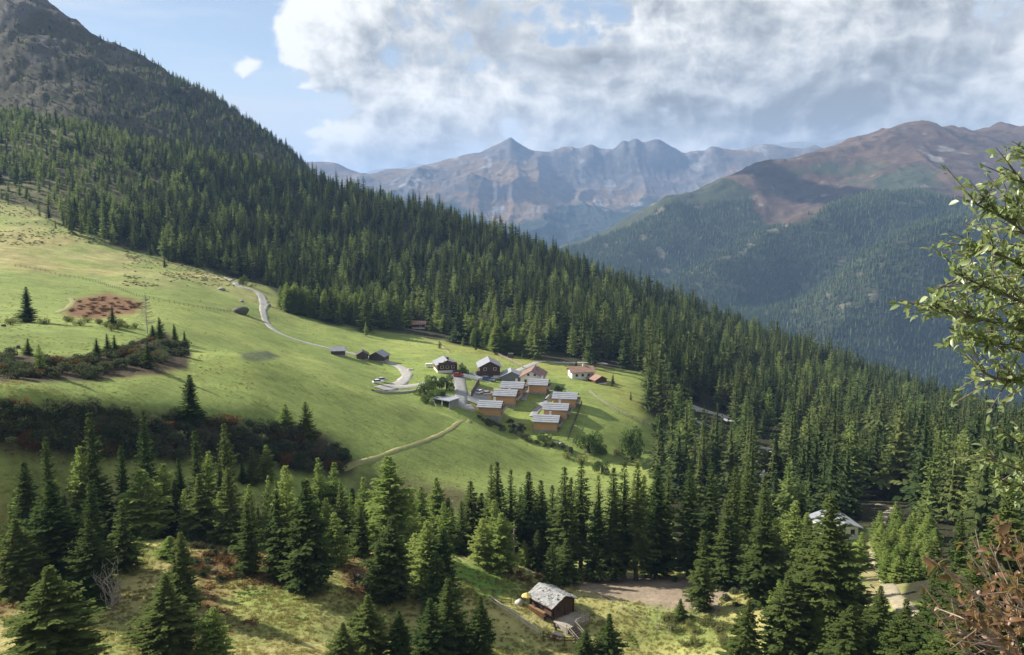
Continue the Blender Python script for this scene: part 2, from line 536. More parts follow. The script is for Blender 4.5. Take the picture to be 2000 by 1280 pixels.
pasture |= in_poly(JX, JY, [(540, 575), (480, 560), (420, 590), (500, 625), (560, 600)])
dry_right = in_poly(JX, JY, [(840, 655), (1050, 700), (1190, 715), (1280, 800), (1270, 830), (1180, 770), (1140, 740), (1000, 715), (860, 680)])
bare_track = in_poly(JX, JY, [(1130, 1142), (1220, 1120), (1340, 1130), (1420, 1150), (1420, 1195), (1300, 1190), (1190, 1165)]) & (LY < 160)
roadside = in_poly(JX, JY, [(1690, 1040), (1745, 990), (1790, 1180), (1700, 1190), (1690, 1100)]) & (LY > 100) & (LY < 220)
tuft_green = in_poly(JX, JY, [(890, 1090), (960, 1110), (1010, 1150), (960, 1165), (890, 1130)]) & (LY < 160)
grey_patch = in_poly(JX, JY, [(470, 690), (520, 684), (545, 693), (520, 706), (480, 702)])
mountain_top = (LY > 900) & (LPX < 640)
slope_rock = mountain_top & (LPY < 190 + 0.55 * (LPX - 0) * 0.6)

base = np.zeros(LX.shape + (3,))


def paint(mask, rgb, soft=0):
    m = mask.astype(float)
    if soft: m = blur(m, soft, soft)
    base[:] = base * (1 - m[..., None]) + np.array(rgb) * m[..., None]


big = fbm(LX / 45, LY / 45, 4, 11)[..., None]; fine = fbm(LX / 6, LY / 6, 3, 12)[..., None]
meadow_c = np.array((0.182, 0.232, 0.062)) * (1 + 0.16 * big) + np.array((0.05, 0.028, 0.012)) * np.clip(big + 0.5 * fine, 0, 1)
base[:] = meadow_c
dryc = np.array((0.285, 0.262, 0.105)) * (1 + 0.25 * fine) + np.array((0.02, -0.01, 0.0)) * big
m = np.clip((fbm(LX / 25, LY / 25, 3, 21) + 0.55) * 1.2, 0, 1)
p = blur(pasture.astype(float), 8, 6)[..., None] * m[..., None]
base[:] = base * (1 - p) + dryc * p
p = blur(((LY < 165) & (LPX < 1500) & (LPY > 1000)).astype(float), 3, 6)[..., None] * np.clip((fbm(LX / 12, LY / 12, 4, 23)[..., None] + 0.75), 0, 1)
base[:] = base * (1 - p) + np.array((0.32, 0.285, 0.115)) * (1 + 0.25 * fine) * p
p = blur(dry_right.astype(float), 3, 3)[..., None] * 0.6
base[:] = base * (1 - p) + np.array((0.25, 0.25, 0.07)) * p
paint(tuft_green, (0.12, 0.22, 0.04), 3)
paint(low_brown, (0.085, 0.075, 0.035), 3)
paint(brown_fore, (0.155, 0.098, 0.045), 2)
paint(rust, (0.165, 0.088, 0.046), 2)
paint(grey_patch, (0.085, 0.105, 0.055), 1)
paint(scrub_bank, (0.048, 0.042, 0.026), 1)
paint(scrub_bank2, (0.060, 0.046, 0.028), 1)
paint(bare_track, (0.25, 0.20, 0.145), 1)
paint(roadside, (0.24, 0.21, 0.10), 2)
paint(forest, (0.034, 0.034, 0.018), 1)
heath = mountain_top[..., None] * np.clip(0.75 + 0.5 * fbm(LX / 60, LY / 60, 4, 31)[..., None], 0, 1)
base[:] = base * (1 - heath) + np.array((0.060, 0.054, 0.030)) * (1 + 0.3 * fine) * heath
rk = (mountain_top & (fbm(LX / 35, LY / 70, 5, 33) + np.clip((150 - LPY) / 220, -0.6, 0.5) > 0.47))
paint(rk, (0.095, 0.088, 0.075), 1)
near = LY < 40
paint(near, (0.11, 0.12, 0.045), 2)

open_wood = (LPX < 330) & (LPY < 420) & (LPY > 180) & (LY < 950)
p = blur((open_wood & forest).astype(float), 4, 4)[..., None] * np.clip(0.7 + 0.6 * fbm(LX / 18, LY / 18, 3, 27)[..., None], 0, 1)
base[:] = base * (1 - p) + np.array((0.120, 0.118, 0.052)) * p

# small relief: tussocks, hummocks, scree
rough = np.where(forest | scrub_bank | scrub_bank2, 0.35, 0.10) + 0.25 * pasture + 0.28 * (LY < 165) + 2.2 * mountain_top
relief_z = blur(rough, 6, 6) * (fbm(LX / 7, LY / 7, 4, 41) * 1.0) + np.where(mountain_top, ridged(LX / 130, LY / 130, 5, 43) * 22 - 9, 0) * blur(mountain_top.astype(float), 20, 30)
relief_z += fbm(LX / 40, LY / 40, 2, 44) * 0.9 * np.clip((LY - 150) / 100, 0, 1) * np.clip(LY / 300, 0.3, 2)
land.T = land.T + relief_z / LY
LZ = land.Z()

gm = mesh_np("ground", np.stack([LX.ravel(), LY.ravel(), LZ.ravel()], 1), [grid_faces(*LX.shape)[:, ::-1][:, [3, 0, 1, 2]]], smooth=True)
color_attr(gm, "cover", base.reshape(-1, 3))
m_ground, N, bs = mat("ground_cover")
at = N.new('ShaderNodeAttribute', attribute_name="cover")
geo = N.new('ShaderNodeNewGeometry')
g1 = N.noise(geo.outputs['Position'], 0.9, 6, 0.65)
g2 = N.noise(geo.outputs['Position'], 0.12, 5, 0.6)
f = N.math('ADD', N.math('MULTIPLY', N.smooth(g1, 0.25, 0.75), 0.55), N.math('MULTIPLY', N.smooth(g2, 0.3, 0.7), 0.45))
mp = N.new('ShaderNodeMapping'); N.link(geo.outputs['Position'], mp.inputs[0]); mp.inputs['Scale'].default_value = (0.10, 0.42, 0.42); mp.inputs['Rotation'].default_value = (0, 0, 0.5)
g3 = N.noise(mp.outputs[0], 1.0, 5, 0.62, 0.6)
f = N.math('ADD', N.math('MULTIPLY', f, 0.72), N.math('MULTIPLY', N.smooth(g3, 0.34, 0.66), 0.28))
k = N.new('ShaderNodeMapRange'); N.link(f, k.inputs[0]); k.inputs['To Min'].default_value = 0.60; k.inputs['To Max'].default_value = 1.40
vs = N.new('ShaderNodeVectorMath', operation='SCALE'); N.link(at.outputs['Color'], vs.inputs[0]); N.link(k.outputs[0], vs.inputs['Scale'])
N.link(vs.outputs[0], bs.inputs['Base Color'])
bs.inputs['Roughness'].default_value = 0.95
bs.inputs['Specular IOR Level'].default_value = 0.1
bp = N.new('ShaderNodeBump'); bp.inputs['Strength'].default_value = 0.55; bp.inputs['Distance'].default_value = 0.5
N.link(N.noise(geo.outputs['Position'], 1.6, 5, 0.7), bp.inputs['Height']); N.link(bp.outputs[0], bs.inputs['Normal'])
tag(link("ground", gm, mats=(m_ground,)), kind='structure')


# ------------------------------------------------------------------ mountains beyond the valley
def hill(name, L, color_fn, detail, soft=(3, 4)):
    X, Y = L.X, L.D
    L.T = blur(L.T, *soft)
    px, py = to_pix(X, Y, L.Z())
    L.T = L.T + detail(X, Y, px, py) / Y
    Z = L.Z()
    dzx = np.gradient(Z, axis=0) / np.gradient(X, axis=0); dzy = np.gradient(Z, axis=1) / np.gradient(Y, axis=1)
    slope = np.hypot(dzx, dzy)
    rgb = color_fn(X, Y, Z, px, py, slope)
    me = mesh_np(name, np.stack([X.ravel(), Y.ravel(), Z.ravel()], 1), [grid_faces(*X.shape)[:, ::-1]], smooth=True)
    color_attr(me, "cover", rgb.reshape(-1, 3))
    o = tag(link(name, me, mats=(m_mount,)), kind='structure')
    return o, px, py


m_mount, N, bs = mat("mountain_side")
at = N.new('ShaderNodeAttribute', attribute_name="cover")
geo = N.new('ShaderNodeNewGeometry')
g1 = N.noise(geo.outputs['Position'], 0.012, 8, 0.65)
k = N.smooth(g1, 0.25, 0.75, 0.7, 1.3)
vs = N.new('ShaderNodeVectorMath', operation='SCALE'); N.link(at.outputs['Color'], vs.inputs[0]); N.link(k, vs.inputs['Scale'])
N.link(vs.outputs[0], bs.inputs['Base Color']); bs.inputs['Roughness'].default_value = 1.0; bs.inputs['Specular IOR Level'].default_value = 0.05
bp = N.new('ShaderNodeBump'); bp.inputs['Strength'].default_value = 0.6; bp.inputs['Distance'].default_value = 12.0
N.link(N.noise(geo.outputs['Position'], 0.02, 7, 0.65), bp.inputs['Height']); N.link(bp.outputs[0], bs.inputs['Normal'])

HPX = [900, 1130, 1290, 1440, 1560, 1680, 1800, 1900, 2000, 2500]
hillR = Land(HPX, [
    ([640, 660, 720, 780, 840, 880, 920, 950, 970, 1020], [1650] * 10),
    ([590, 605, 640, 680, 705, 725, 745, 765, 785, 850], [2000] * 10),
    ([555, 570, 596, 612, 592, 512, 446, 432, 440, 500], [2300, 2300, 2300, 2320, 2380, 2400, 2420, 2420, 2420, 2400]),
    ([550, 566, 600, 622, 612, 548, 478, 456, 460, 510], [2430, 2430, 2430, 2470, 2540, 2570, 2580, 2580, 2580, 2560]),
    ([540, 556, 548, 474, 420, 386, 376, 378, 384, 420], [2700, 2700, 2750, 2850, 2900, 2900, 2900, 2900, 2900, 2900]),
    ([530, 548, 570, 494, 430, 378, 364, 364, 368, 400], [2900, 2880, 2880, 2990, 3080, 3100, 3100, 3100, 3100, 3100]),
    ([522, 505, 455, 400, 366, 330, 305, 305, 312, 330], [3200, 3150, 3200, 3300, 3400, 3450, 3500, 3500, 3500, 3500]),
    ([520, 472, 396, 338, 300, 264, 240, 250, 246, 240], [3500, 3400, 3450, 3550, 3700, 3850, 3950, 4050, 4100, 4300]),
    ([560, 520, 450, 400, 370, 330, 310, 310, 310, 310], [4600] * 10),
], -0.12, 1.0, 520, 1600, 4700, 380)
TREELINE = [(1000, 400), (1130, 440), (1290, 380), (1385, 345), (1440, 352), (1475, 372), (1470, 410), (1500, 445), (1560, 440), (1640, 392), (1700, 378), (1800, 374), (1860, 388), (1930, 398), (2010, 400), (2600, 420),
            (2600, 1200), (1000, 1200)]


def hillR_detail(X, Y, px, py):
    return (ridged(X / 420, Y / 420, 5, 51) - 0.45) * 55 + fbm(X / 60, Y / 60, 4, 52) * 6


def hillR_col(X, Y, Z, px, py, slope):
    n = fbm(X / 180, Y / 180, 5, 61); n2 = fbm(X / 40, Y / 40, 4, 62)
    rgb = np.array((0.082, 0.056, 0.040)) + np.array((0.028, 0.018, 0.012)) * n[..., None] + 0.02 * n2[..., None]
    grn = np.clip((fbm(X / 240, Y / 90, 4, 63) + 0.9 * np.exp(-((px - 1760) / 110) ** 2 - ((py - 345) / 22) ** 2) - 0.56) * 4, 0, 1)[..., None]
    rgb = rgb * (1 - grn) + np.array((0.050, 0.060, 0.034)) * grn
    sc = np.clip((fbm(X / 60, Y / 60, 4, 64) + 0.9 * np.exp(-((px - 1835) / 40) ** 2 - ((py - 300) / 16) ** 2) - 0.55) * 5, 0, 1)[..., None]
    rgb = rgb * (1 - sc) + np.array((0.22, 0.20, 0.18)) * sc
    fo = in_poly(px + 14 * n2, py + 8 * n2, TREELINE)
    rgb[fo] = np.array((0.045, 0.052, 0.028))
    cl = fo & (fbm(X / 45, Y / 45, 3, 65) > 0.56)
    rgb[cl] = np.array((0.11, 0.10, 0.065))
    return np.clip(rgb, 0.01, 0.6)


hill_obj, HRX, HRY = hill("mountain", hillR, hillR_col, hillR_detail)

crest_px = [400, 560, 650, 682, 713, 766, 800, 840, 868, 910, 942, 966, 987, 996, 1009, 1023, 1040, 1072, 1103, 1132, 1149, 1177, 1195, 1220, 1226, 1242, 1255, 1283, 1300, 1325, 1339, 1349, 1374, 1393, 1416, 1434, 1451, 1497, 1546, 1567, 1588, 1609, 1651, 1750, 2000]
crest_py = [330, 318, 319, 331, 340, 331, 330, 321, 313, 301, 296, 282, 273, 269, 277, 285, 294, 296, 287, 288, 282, 291, 292, 275, 278, 272, 278, 271, 278, 294, 299, 296, 296, 287, 292, 294, 292, 282, 288, 290, 284, 288, 276, 280, 290]
fx = np.array(crest_px, float)


def frow(ys, ds):
    return (np.interp(fx, [400, 650, 780, 900, 1000, 1100, 1230, 1350, 1500, 1700, 2000], ys), np.interp(fx, [400, 650, 780, 900, 1000, 1100, 1230, 1350, 1500, 1700, 2000], ds))


far = Land(fx, [
    frow([640] * 11, [4400] * 11),
    frow([500, 490, 470, 460, 480, 490, 480, 470, 460, 460, 460], [5400] * 11),
    frow([430, 420, 405, 395, 412, 440, 432, 410, 400, 400, 400], [6200] * 11),
    frow([375, 370, 355, 340, 345, 388, 398, 385, 360, 360, 360], [6900] * 11),
    frow([350, 345, 340, 318, 312, 335, 352, 348, 325, 325, 325], [7500] * 11),
    (crest_py, [8000] * len(fx)),
    frow([420] * 11, [9500] * 11),
], -0.38, 0.62, 760, 4300, 9800, 320)


def far_detail(X, Y, px, py):
    r = (ridged(X / 900 + 0.3, Y / 1500, 6, 71, 0.52) - 0.45)
    amp = 190 * np.clip((8000 - Y) / 900, 0.10, 1) * np.clip((Y - 4300) / 1500, 0, 1)
    return r * amp + (ridged(X / 160, Y / 200, 4, 73) - 0.5) * 22


def far_col(X, Y, Z, px, py, slope):
    n = fbm(X / 700, Y / 700, 5, 81); n2 = fbm(X / 130, Y / 130, 4, 82)
    rock = np.array((0.085, 0.080, 0.080)) * (1 + 0.5 * n2[..., None])
    grass = np.array((0.135, 0.092, 0.052)) * (1 + 0.2 * n[..., None])
    wood = np.array((0.024, 0.034, 0.024)) * (1 + 0.3 * n2[..., None])
    g = np.clip((0.62 - slope + 0.55 * n) * 3.0, 0, 1)[..., None]
    g = np.maximum(g, np.clip(1.5 * np.exp(-((px - 940) / 55) ** 2 - ((py - 328) / 16) ** 2) + 1.4 * np.exp(-((px - 1190) / 75) ** 2 - ((py - 388) / 20) ** 2) + 0.6 * n2, 0, 1)[..., None] * 0.9)
    rgb = rock * (1 - g) + grass * g
    line = 395 + 25 * np.sin(px / 70.0) + 26 * n - 25 * np.exp(-((px - 890) / 60) ** 2) + 28 * np.exp(-((px - 1210) / 70) ** 2)
    w = np.clip((py - line) / 14 + 0.9 * n2, 0, 1)[..., None]
    rgb = rgb * (1 - w) + wood * w
    sc = np.clip((fbm(X / 120, Y / 240, 4, 83) - 0.42) * 6, 0, 1)[..., None] * np.clip((440 - py) / 30, 0, 1)[..., None]
    rgb = rgb * (1 - sc) + np.array((0.19, 0.18, 0.175)) * sc
    return np.clip(rgb, 0.01, 0.7)


hill("mountain", far, far_col, far_detail, (1, 2))
farther = Land([300, 620, 690, 720, 745, 780, 800, 818, 835, 860, 1000, 1300, 1480, 1520, 1560, 1600, 1640, 1665, 1700, 1800, 2100], [
    ([440] * 21, [12500] * 21),
    ([400] * 21, [13500] * 21),
    ([350, 350, 346, 333, 327, 329, 321, 317, 321, 328, 335, 310, 286, 277, 274, 275, 270, 268, 276, 290, 300], [15500] * 21),
    ([420] * 21, [17500] * 21)], -0.44, 0.68, 420, 12000, 18000, 120)
hill("mountain", farther, lambda X, Y, Z, px, py, s: np.broadcast_to(np.array((0.16, 0.16, 0.15)), X.shape + (3,)) * (1 + 0.3 * fbm(X / 400, Y / 400, 4, 93)[..., None]),
     lambda X, Y, px, py: (ridged(X / 1300, Y / 1300, 5, 91) - 0.5) * 200 * np.clip(np.abs(Y - 15500) / 1500, 0.12, 1))
# the valley floor that joins the slopes, out to the horizon
vs_ = np.array([(-2600, 1500, -420), (-40000, 1500, -470), (-40000, 45000, -600), (40000, 45000, -600), (40000, 600, -470), (500, 600, -470), (0, 1500, -470)], float)
vm_ = bpy.data.meshes.new("terrain"); vm_.from_pydata([(-40000, -200, -480), (40000, -200, -480), (40000, 45000, -620), (-40000, 45000, -620)], [], [(0, 1, 2, 3)])
m_val, N, bs = mat("valley_floor")
bs.inputs['Base Color'].default_value = (0.06, 0.07, 0.035, 1); bs.inputs['Roughness'].default_value = 1
geo = N.new('ShaderNodeNewGeometry')
N.link(N.mix(N.smooth(N.noise(geo.outputs['Position'], 0.004, 6, 0.6), 0.35, 0.65), (0.02, 0.03, 0.018), (0.04, 0.05, 0.025)), bs.inputs['Base Color'])
tag(link("terrain", vm_, mats=(m_val,)), kind='structure')

# ------------------------------------------------------------------ trees
def foliage_mat(name, c1, c2, trans=0.3, nscale=0.35, hue=0.0):
    m = bpy.data.materials.new(name); m.use_nodes = True
    N = NT(m.node_tree); N.n.clear()
    oi = N.new('ShaderNodeObjectInfo'); geo = N.new('ShaderNodeNewGeometry'); tcn = N.new('ShaderNodeTexCoord')
    nz = N.noise(tcn.outputs['Object'], nscale, 3, 0.6)
    f = N.math('ADD', N.math('MULTIPLY', N.math('POWER', oi.outputs['Random'], 1.5), 0.72), N.math('MULTIPLY', N.smooth(nz, 0.3, 0.7), 0.34), clamp=True)
    col = N.mix(f, c1, c2)
    df = N.new('ShaderNodeBsdfDiffuse'); tr = N.new('ShaderNodeBsdfTranslucent')
    N.link(col, df.inputs[0])
    N.link(N.mix(0.4, col, (0.10, 0.14, 0.02), 'ADD'), tr.inputs[0])
    mx = N.new('ShaderNodeMixShader'); mx.inputs[0].default_value = trans
    N.link(df.outputs[0], mx.inputs[1]); N.link(tr.outputs[0], mx.inputs[2])
    out = N.new('ShaderNodeOutputMaterial'); N.link(mx.outputs[0], out.inputs[0])
    return m


def plain_mat(name, c1, c2=None, scale=2.0, rough=0.85, spec=0.2, bump=0.0, stretch=None):
    m, N, bs = mat(name)
    bs.inputs['Roughness'].default_value = rough; bs.inputs['Specular IOR Level'].default_value = spec
    if c2 is None:
        c2 = tuple(x * 0.7 for x in c1)
    tcn = N.new('ShaderNodeTexCoord'); v = tcn.outputs['Object']
    if stretch:
        mp = N.new('ShaderNodeMapping'); N.link(v, mp.inputs[0]); mp.inputs['Scale'].default_value = stretch; v = mp.outputs[0]
    nz = N.noise(v, scale, 5, 0.65)
    N.link(N.mix(N.smooth(nz, 0.3, 0.7), c1, c2), bs.inputs['Base Color'])
    if bump:
        b = N.new('ShaderNodeBump'); b.inputs['Strength'].default_value = bump; b.inputs['Distance'].default_value = 0.05
        N.link(nz, b.inputs['Height']); N.link(b.outputs[0], bs.inputs['Normal'])
    return m


M_SPRUCE = foliage_mat("spruce_needles", (0.032, 0.056, 0.018), (0.108, 0.134, 0.038), 0.2)
M_SPRUCE_FAR = foliage_mat("forest_needles", (0.022, 0.042, 0.018), (0.118, 0.138, 0.046), 0.14)
M_LARCH = foliage_mat("larch_needles", (0.170, 0.240, 0.060), (0.300, 0.350, 0.105), 0.48)
M_LARCH_FAR = foliage_mat("forest_larch_needles", (0.110, 0.165, 0.052), (0.25, 0.29, 0.095), 0.42)
M_SCRUB = foliage_mat("scrub_leaves", (0.045, 0.062, 0.032), (0.115, 0.125, 0.070), 0.2, 1.2)
M_RUSTLEAF = foliage_mat("rust_leaves", (0.095, 0.048, 0.025), (0.165, 0.085, 0.040), 0.25, 1.2)
M_LEAF = foliage_mat("broad_leaves", (0.060, 0.100, 0.028), (0.110, 0.150, 0.045), 0.3, 0.8)
M_WILLOW = foliage_mat("willow_leaves", (0.150, 0.165, 0.070), (0.210, 0.210, 0.080), 0.35, 1.0)
M_BARK = plain_mat("bark", (0.115, 0.088, 0.066), (0.052, 0.040, 0.032), 3.0, bump=0.5, stretch=(1, 1, 0.3))
M_VALLEY = foliage_mat("valley_needles", (0.020, 0.038, 0.020), (0.062, 0.082, 0.036), 0.1)
M_VALLEY_LARCH = foliage_mat("valley_larch_needles", (0.055, 0.085, 0.034), (0.115, 0.135, 0.055), 0.25)
M_DEAD = plain_mat("dead_wood", (0.42, 0.38, 0.34), (0.22, 0.19, 0.165), 4.0)


def tube(p, r, sides=6):
    """a tapered tube along points p with radii r -> V, F"""
    p = np.asarray(p, float); r = np.asarray(r, float); n = len(p)
    t = np.gradient(p, axis=0); t /= np.linalg.norm(t, axis=1)[:, None] + 1e-9
    ref = np.array((0, 0, 1.0)) if abs(t[0][2]) < 0.9 else np.array((1.0, 0, 0))
    a = np.cross(t, ref); a /= np.linalg.norm(a, axis=1)[:, None] + 1e-9
    b = np.cross(t, a)
    ang = np.arange(sides) / sides * 2 * np.pi
    V = (p[:, None] + r[:, None, None] * (np.cos(ang)[None, :, None] * a[:, None] + np.sin(ang)[None, :, None] * b[:, None])).reshape(-1, 3)
    i, j = np.meshgrid(np.arange(n - 1), np.arange(sides), indexing='ij')
    F = np.stack([i * sides + j, i * sides + (j + 1) % sides, (i + 1) * sides + (j + 1) % sides, (i + 1) * sides + j], -1).reshape(-1, 4)
    return V, F


def merge(parts):
    V, F, n = [], [], 0
    for v, f in parts:
        V.append(v); F.append(np.asarray(f) + n); n += len(v)
    return np.concatenate(V), np.concatenate(F)


def diamonds(P, D, L, Wd, S, sag=0.12):
    """leaf-like four-cornered sprays: base points P, unit directions D, lengths L, half widths Wd, side vectors S"""
    up = np.cross(S, D)
    mid = P + D * (L * 0.45)[:, None] + up * (L * sag)[:, None]
    V = np.stack([P, mid + S * Wd[:, None], P + D * L[:, None], mid - S * Wd[:, None]], 1).reshape(-1, 3)
    F = np.arange(len(P) * 4).reshape(-1, 4)
    return V, F


def unit(a):
    return a / (np.linalg.norm(a, axis=-1, keepdims=True) + 1e-9)


def conifer(seed, H, R, levels, nb, subs, crown0=0.05, kind='spruce', core=0.45, gap=0.0, twig=0.42, fine=False, spray=1.0):
    rs = np.random.default_rng(seed)
    P, D, L, Wd, S = [], [], [], [], []
    lean = rs.uniform(-0.012, 0.012, 2) * H
    lop = rs.uniform(0, 6.28)
    for i in range(levels):
        t = crown0 + (1 - crown0) * ((i + rs.uniform(0, 0.7)) / levels) ** 0.92
        if t > 0.985: t = 0.985
        z = H * t
        k = (t - crown0) / (1 - crown0)
        if kind == 'spruce':
            rad = R * min(1.0, 0.55 + 4.0 * k) * (1 - k) ** 0.86 + 0.022 * R
        else:
            rad = R * min(1.0, 0.62 + 2.2 * k) * (1 - k) ** 0.68 + 0.03 * R
        n = max(3, int(round(nb * (0.55 + 0.45 * (1 - k)))))
        a0 = rs.uniform(0, 6.28)
        for b in range(n):
            if rs.random() < gap: continue
            a = a0 + 6.283 * b / n + rs.normal(0, 0.22)
            r = rad * rs.uniform(0.55, 1.2) * (1 + 0.16 * math.cos(a - lop)) * (1 + 0.16 * math.sin(9.0 * t + seed) + 0.10 * math.sin(23 * t + 2 * a + seed))
            e = math.radians((-22 + 58 * k ** 1.3 if kind == 'spruce' else -4 + 45 * k ** 1.5) + rs.normal(0, 7))
            o = np.array((math.cos(a), math.sin(a), 0)); q = np.array((-math.sin(a), math.cos(a), 0)); zz = np.array((0, 0, 1.0))
            c0 = np.array((lean[0] * t * t, lean[1] * t * t, z))
            ns = subs if r > 0.35 * R else max(1, subs - 1)
            if fine: ns = max(2, int(round(subs * r / R * 1.35)))
            for s in (np.arange(ns) + 0.6) / (ns + 0.1):
                s = s + rs.uniform(-0.08, 0.08)
                p = c0 + o * (r * s * math.cos(e)) + zz * (r * s * math.sin(e) + (0.16 if kind == 'spruce' else 0.05) * r * s * s)
                for sg in (-1, 1):
                    d = o * rs.uniform(0.45, 0.85) + q * sg * rs.uniform(0.6, 1.0) + zz * (rs.uniform(-0.55, -0.05) if kind == 'spruce' else rs.uniform(-0.7, 0.25))
                    d = d / np.linalg.norm(d)
                    ll = r * twig * (1.1 - 0.6 * s) * rs.uniform(0.7, 1.2) + 0.10 * R
                    if fine: ll = (R * 0.115 + r * 0.17 * (1.15 - 0.7 * s)) * spray * rs.uniform(0.65, 1.3)
                    P.append(p); D.append(d); L.append(ll); Wd.append(ll * rs.uniform(0.20, 0.34)); S.append(np.cross(d, zz + o * rs.uniform(-0.5, 0.5)))
            # the leading shoot and a hanging one
            d = o * math.cos(e) + zz * (math.sin(e) + 0.12); d = d / np.linalg.norm(d)
            P.append(c0 + o * r * 0.35 * math.cos(e) + zz * r * 0.35 * math.sin(e)); D.append(d); L.append(r * 0.72); Wd.append(r * (0.06 if fine else 0.13) + 0.03 * R); S.append(q + zz * rs.uniform(-.4, .4))
    P, D, L, Wd = np.array(P), np.array(D), np.array(L), np.array(Wd); S = unit(np.array(S))
    V, F = diamonds(P, D, L, Wd, S)
    parts = [(V, F)]
    tip = np.array((lean[0], lean[1], H))
    parts.append(diamonds(np.array([tip - (0, 0, H * 0.06)] * 3), np.array([(0, 0, 1.0)] * 3), np.full(3, H * 0.06), np.full(3, R * 0.045), unit(np.array([(1, 0, 0), (-.5, .87, 0), (-.5, -.87, 0.)]))))
    if core > 0:
        zc = np.linspace(crown0 + 0.03, 0.9, 6)
        pts = np.stack([lean[0] * zc ** 2, lean[1] * zc ** 2, zc * H], 1)
        parts.append(tube(pts, core * R * (1 - zc) * rs.uniform(0.8, 1.1, 6), 6))
    return merge(parts)


def trunk_geo(H, r, seed=0, top=0.93):
    rs = np.random.default_rng(seed)
    z = np.array((-0.03, 0.0, 0.04, 0.2, 0.45, 0.7, top)) * H
    w = np.array((1.5, 1.35, 1.0, 0.86, 0.6, 0.35, 0.08)) * r
    p = np.stack([rs.normal(0, 0.002 * H, 7), rs.normal(0, 0.002 * H, 7), z], 1)
    return tube(p, w, 7)


def tree_proto(name, H, crown, trunk, leaf_mat):
    cm = mesh_np(name + "_crown", crown[0], [crown[1]]); cm.materials.append(leaf_mat)
    tm = mesh_np(name + "_trunk", trunk[0], [trunk[1]], smooth=True); tm.materials.append(M_BARK)
    ext = np.percentile(np.hypot(crown[0][:, 0], crown[0][:, 1]), 97)
    return dict(H=H, R=float(ext), crown=cm, trunk=tm)


SPR = [tree_proto("spruce", 18, conifer(100 + i, 18, (2.9, 3.4, 2.5, 3.1, 2.7, 3.6, 2.3)[i], (46, 50, 40, 52, 44, 48, 42)[i], 8, 8, core=(0.4, 0.42, 0.32, 0.4, 0.36, 0.44, 0.3)[i], gap=(0.03, 0.0, 0.12, 0.05, 0.1, 0.02, 0.15)[i], fine=True), trunk_geo(18, 0.24, i), M_SPRUCE) for i in range(7)]
YSP = [tree_proto("young_spruce", 9, conifer(130 + i, 9, 1.9, 34, 8, 8, 0.03, core=0.40, fine=True), trunk_geo(9, 0.14, i), M_SPRUCE) for i in range(4)]
NSP = [tree_proto("near_spruce", 16, conifer(140 + i, 16, (2.8, 3.2, 2.5)[i], 62, 9, 13, 0.03, core=0.42, gap=(0.04, 0.0, 0.1)[i], fine=True, spray=0.62), trunk_geo(16, 0.22, i), M_SPRUCE) for i in range(3)]
TSP = [tree_proto("tall_spruce", 22, conifer(150 + i, 22, (2.5, 3.1, 2.7, 3.5, 2.3, 3.0)[i], (46, 58, 50, 60, 44, 54)[i], 7, 7, (0.05, 0.10, 0.16, 0.06, 0.12, 0.2)[i], core=(0.34, 0.38, 0.26, 0.4, 0.25, 0.3)[i], gap=(0.1, 0.08, 0.22, 0.06, 0.26, 0.16)[i], fine=True), trunk_geo(22, 0.27, i), M_SPRUCE) for i in range(6)]
LAR = [tree_proto("larch", 17, conifer(170 + i, 17, 3.2, 44, 9, 8, 0.08, 'larch', 0.0, 0.12, fine=True), trunk_geo(17, 0.22, i), M_LARCH) for i in range(4)]
YLA = [tree_proto("young_larch", 8, conifer(190 + i, 8, 1.7, 34, 8, 7, 0.04, 'larch', 0.0, 0.1, fine=True), trunk_geo(8, 0.11, i), M_LARCH) for i in range(3)]


def plant(kind, proto, name, loc, h, r, label, cat, group=None, rz=None):
    root = empty(name, loc, random.uniform(0, 6.28) if rz is None else rz)
    root.scale = (r / proto['R'], r / proto['R'], h / proto['H'])
    tag(root, label, cat, group)
    c = bpy.data.objects.new("crown", proto['crown']); COL.objects.link(c); c.parent = root
    t = bpy.data.objects.new("trunk", proto['trunk']); COL.objects.link(t); t.parent = root
    return root


def place(px, ytop, ybase=None, d=None):
    g = land.at(px, ybase) if ybase is not None else land.on(px, d)
    c, t = pix_ct(px, ytop)
    return g, float(t) * g.y - g.z


def fore_tree(kind, px, ytop, ybase, d, wpx, label, group=None):
    g, h = place(px, ytop, ybase, d)
    r = wpx * 0.60 * g.y / FPX
    if kind == 's':
        proto = random.choice(NSP if g.y < 113 else YSP if h < 11 else SPR); nm, cat = 'spruce_tree', 'spruce'
    elif kind == 't':
        proto = random.choice(TSP); nm, cat = 'spruce_tree', 'spruce'
    else:
        proto = random.choice(YLA if h < 10 else LAR); nm, cat = 'larch_tree', 'larch'
    g = g - Vector((0, 0, 0.15))
    return plant(kind, proto, nm, g, h, r, label, cat, group)

